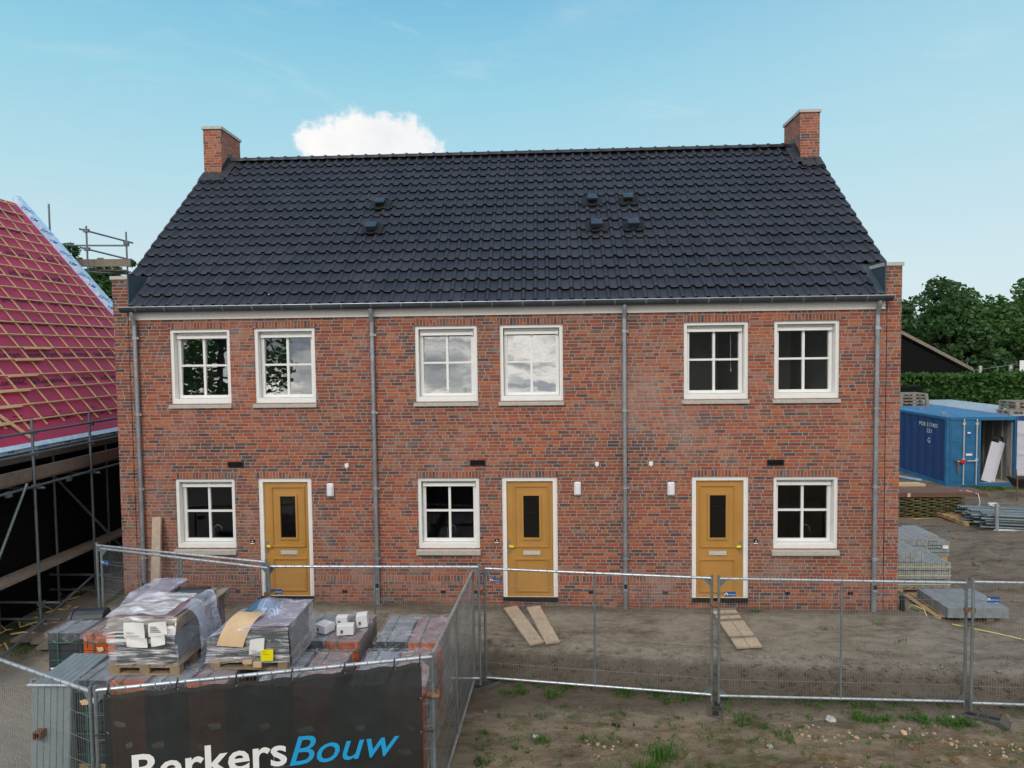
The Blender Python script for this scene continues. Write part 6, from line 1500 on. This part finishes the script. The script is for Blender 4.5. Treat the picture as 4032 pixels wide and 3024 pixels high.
# light fence and white cabinet far right
t = thing('road_sign', (29.6, 30, -0.3), 'white panel on a post at the right edge above the hedge', 'sign')
b = MB(); b.tube((29.75, 30, -0.3), (29.75, 30, 3.7), 0.04, 8); b.build('post', M['galv'], t)
b = MB(); b.box(29.0, 30.2, 29.93, 29.96, 3.15, 3.95); b.build('panel', M['signwhite'], t)
t = thing('railing', (27.5, 30, -0.3), 'thin galvanised railing behind the hedge at the right', 'railing')
b = MB(); b.tube((26.6, 30.4, 3.35), (29.2, 30.4, 3.75), 0.018, 6); b.tube((26.6, 30.4, 0), (26.6, 30.4, 3.4), 0.03, 6); b.tube((28.0, 30.4, 0), (28.0, 30.4, 3.6), 0.03, 6); b.build('rail', M['galvdark'], t)
t = thing('shrub', (30, 29, -0.3), 'clipped green bush behind the hedge at the right edge', 'shrub')
b = MB(); b.path([(30.0, 29.3, -0.3), (30.1, 29.3, 1.5)], 0.12, 6); b.build('stem', M['bark'], t)
b = MB(); leaf_cloud(b, [((29.6, 29.2, 2.2), (1.7, 1.0, 1.1)), ((32.0, 29.2, 2.1), (1.8, 1.0, 1.2))], 3000, 0.10, random.Random(4)); b.build('foliage', M['leafhedge'], t)
# dark box corner showing beside the house above the container
t = MB(); t.bbox(16.2, 18.0, 20.3, 21.2, 2.62, 2.98, 0.03); t.box(16.3, 17.6, 20.5, 21.0, -0.3, 2.62); tag(t.build('flat_roof_shed', M['blackboard'], None, (17, 20.7, -0.3)), 'dark flat-roofed shed corner just right of the house, before the hedge', 'shed')

# ------------------------------------------------------------------ weeds, clods, stones
rnd = random.Random(12)
b = MB()
def tuft(x, y, n, h, r):
    z = gz(x, y)
    for _ in range(n):
        px, py = x + rnd.gauss(0, r), y + rnd.gauss(0, r * 0.8); zz = gz(px, py) - 0.01
        a = rnd.uniform(0, 6.28); hh = h * rnd.uniform(0.4, 1.1); l = hh * rnd.uniform(0.2, 0.8); w_ = rnd.uniform(0.003, 0.007)
        dx_, dy_ = math.cos(a), math.sin(a); sx_, sy_ = -dy_ * w_, dx_ * w_
        p1 = (px + dx_ * l * 0.4, py + dy_ * l * 0.4, zz + hh * 0.7); p2 = (px + dx_ * l, py + dy_ * l, zz + hh)
        b.add([(px - sx_, py - sy_, zz), (px + sx_, py + sy_, zz), (p1[0] + sx_, p1[1] + sy_, p1[2]), (p1[0] - sx_, p1[1] - sy_, p1[2]), p2], [(0, 1, 2, 3), (3, 2, 4)])
def weed(x, y, n, r, s):
    for _ in range(n):
        px, py = x + rnd.gauss(0, r), y + rnd.gauss(0, r); p = Vector((px, py, gz(px, py) + rnd.uniform(0.01, 0.02 + s)))
        a1 = Vector((rnd.gauss(0, 1), rnd.gauss(0, 1), rnd.gauss(0, 0.35))).normalized(); a2 = a1.cross(Vector((0.1, 0.1, 1))).normalized(); q = rnd.uniform(0.5, 1.1) * s * 0.55
        b.add([p - a1 * q, p + a2 * q * 0.5, p + a1 * q, p - a2 * q * 0.5], [(0, 1, 2, 3)])
for _ in range(70):
    x = rnd.uniform(-0.9, 6.2); toe = -1.50 - 0.095 * x; y = toe - abs(rnd.gauss(0, 0.15)) - 0.22
    tuft(x, y, rnd.randint(10, 30), 0.07, 0.05)
for (x, y, k) in ((-0.5, -2.05, 3), (0.2, -2.15, 2), (1.2, -2.0, 3), (1.7, -2.02, 3), (2.2, -2.15, 2), (2.0, -2.2, 2), (2.9, -2.75, 2), (5.4, -2.7, 4), (5.9, -2.75, 4), (6.15, -2.8, 3), (4.6, -2.7, 3), (7.3, -2.4, 2), (7.9, -2.6, 3), (4.9, -2.75, 3)):
    for _ in range(k): weed(x + rnd.gauss(0, 0.1), y + rnd.gauss(0, 0.06), 26, 0.07, 0.055); tuft(x + rnd.gauss(0, 0.12), y + rnd.gauss(0, 0.06), 30, 0.10, 0.05)
for (x, y, n, h, r) in ((1.55, -3.72, 190, 0.19, 0.10), (1.35, -3.95, 100, 0.14, 0.07), (0.55, -3.35, 60, 0.09, 0.07), (-0.05, -3.4, 70, 0.10, 0.07), (3.3, -3.2, 80, 0.12, 0.08), (4.4, -4.0, 90, 0.10, 0.06), (-0.9, -3.9, 50, 0.09, 0.06)):
    tuft(x, y, n, h, r)
for _ in range(230):
    x, y = rnd.uniform(-1.0, 7.0), rnd.uniform(-4.4, -2.5); tuft(x, y, rnd.randint(3, 14), rnd.uniform(0.03, 0.09), rnd.uniform(0.01, 0.05))
for _ in range(130):
    x = rnd.uniform(-1.0, 3.2) if rnd.random() < 0.75 else rnd.uniform(3, 7.5); y = rnd.uniform(-4.3, -2.4)
    weed(x, y, rnd.randint(8, 24), rnd.uniform(0.03, 0.08), 0.045)
for _ in range(22): 
    x = rnd.uniform(-8, 6.4); tuft(x, -0.08 - abs(rnd.gauss(0, 0.05)), 10, 0.05, 0.03)
for (x, y) in ((3.9, -0.12), (4.9, -0.7), (5.9, -0.55), (6.0, -1.1), (6.9, 0.15), (9.6, 4.8), (10.3, 5.6), (9.9, 3.2)): tuft(x, y, 40, 0.06, 0.06)
for _ in range(160):
    k = rnd.random()
    if k < 0.4: x, y = rnd.uniform(13.0, 15.5), rnd.uniform(4.6, 6.0)
    elif k < 0.7: x, y = rnd.uniform(12.3, 13.6), rnd.uniform(7.4, 8.6)
    else: x, y = rnd.uniform(14.6, 18), rnd.uniform(11.6, 12.1)
    tuft(x, y, 26, 0.11, 0.10)
for _ in range(120): 
    x, y = rnd.uniform(-9.6, -8.7), rnd.uniform(-1.2, 2.2); tuft(x, y, 24, 0.08, 0.09)
tag(b.build('grass', M['grass']), 'short grass and small weeds growing in the bare soil', 'grass', kind='stuff')
b = MB()
def lump(b, p, r, rnd):
    n1, n2 = 6, 4; vs = []
    for j in range(n2 + 1):
        for i in range(n1):
            th = math.pi * j / n2; ph = 2 * math.pi * i / n1; q = r * rnd.uniform(0.7, 1.25)
            vs.append((p[0] + q * math.sin(th) * math.cos(ph), p[1] + q * math.sin(th) * math.sin(ph), p[2] + q * 0.65 * math.cos(th)))
    b.add(vs, [(j * n1 + i, j * n1 + (i + 1) % n1, (j + 1) * n1 + (i + 1) % n1, (j + 1) * n1 + i) for j in range(n2) for i in range(n1)])
for _ in range(1700):
    k = rnd.random()
    if k < 0.6: x = rnd.uniform(-1, 8); y = -1.50 - 0.095 * x + rnd.gauss(0.1, 0.28)
    elif k < 0.8: x, y = rnd.uniform(-1, 9), rnd.uniform(-4.6, -2.4)
    else: x, y = rnd.uniform(7, 12), rnd.uniform(-1.5, 7)
    r = abs(rnd.gauss(0, 0.018)) + 0.008; lump(b, (x, y, gz(x, y) + r * 0.2), r, rnd)
b2 = MB()
for _ in range(170):
    cx_, cy_ = rnd.choice(((3.6, -3.0), (4.1, -3.2), (5.3, -3.0), (5.6, -3.25), (6.2, -3.4), (3.9, -3.9), (0.9, -3.55), (6.8, -3.7)))
    x, y = rnd.gauss(cx_, 0.22), rnd.gauss(cy_, 0.10); r = abs(rnd.gauss(0, 0.013)) + 0.003; lump(b2, (x, y, gz(x, y) + r * 0.2), r, rnd)
tag(b2.build('rubble', simple('pale_rubble', (0.50, 0.42, 0.31), 0.9, col2=(0.34, 0.20, 0.10), scale=3)), 'pale and ochre rubble crumbs on the track', 'rubble', kind='stuff')
tag(b.build('soil_clods', M['ground']), 'scattered clods of soil along the bank and track', 'soil', kind='stuff')
for (x, y, r, mat, lb) in ((-0.15, -3.30, 0.055, 'capstone', 'pale stone lying on the track in front of the fence'), (4.15, -2.78, 0.07, 'capstone', 'pointed pale shard under the fence rail right of the walkway'), (5.95, -2.62, 0.055, 'paper', 'white scrap among the weeds by the muddy fence foot'),
                           (5.05, -3.05, 0.05, 'card', 'tan lump of rubble on the track at right'), (4.75, -3.15, 0.055, 'greywood', 'grey-brown lump of rubble on the track at right'), (3.05, -3.45, 0.05, 'capstone', 'small grey rubble piece on the track before the right-hand door')):
    t = MB(); lump(t, (x, y, gz(x, y) + r * 0.35), r, rnd); tag(t.build('stone', M[mat], None, (x, y, gz(x, y))), lb, 'stone')
t = MB(); t.obox((1.0, -3.0, gz(1.0, -3.0) + 0.02), (0.05, -0.035, 0), (0.012, 0.017, 0), (0, 0, 0.008)); tag(t.build('plastic_strip', M['black'], None, (1.0, -3.0, -0.6)), 'short black plastic strip lying on the track', 'litter')
t = MB(); t.path([(-0.52, -4.02, gz(-0.52, -4.02) + 0.015), (-0.46, -4.0, gz(-0.46, -4.0) + 0.03), (-0.42, -4.03, gz(-0.42, -4.03) + 0.015)], 0.014, 5); tag(t.build('leaf', M['yellow'], None, (-0.46, -4.0, -0.6)), 'small orange-yellow dry leaf on the track', 'leaf')
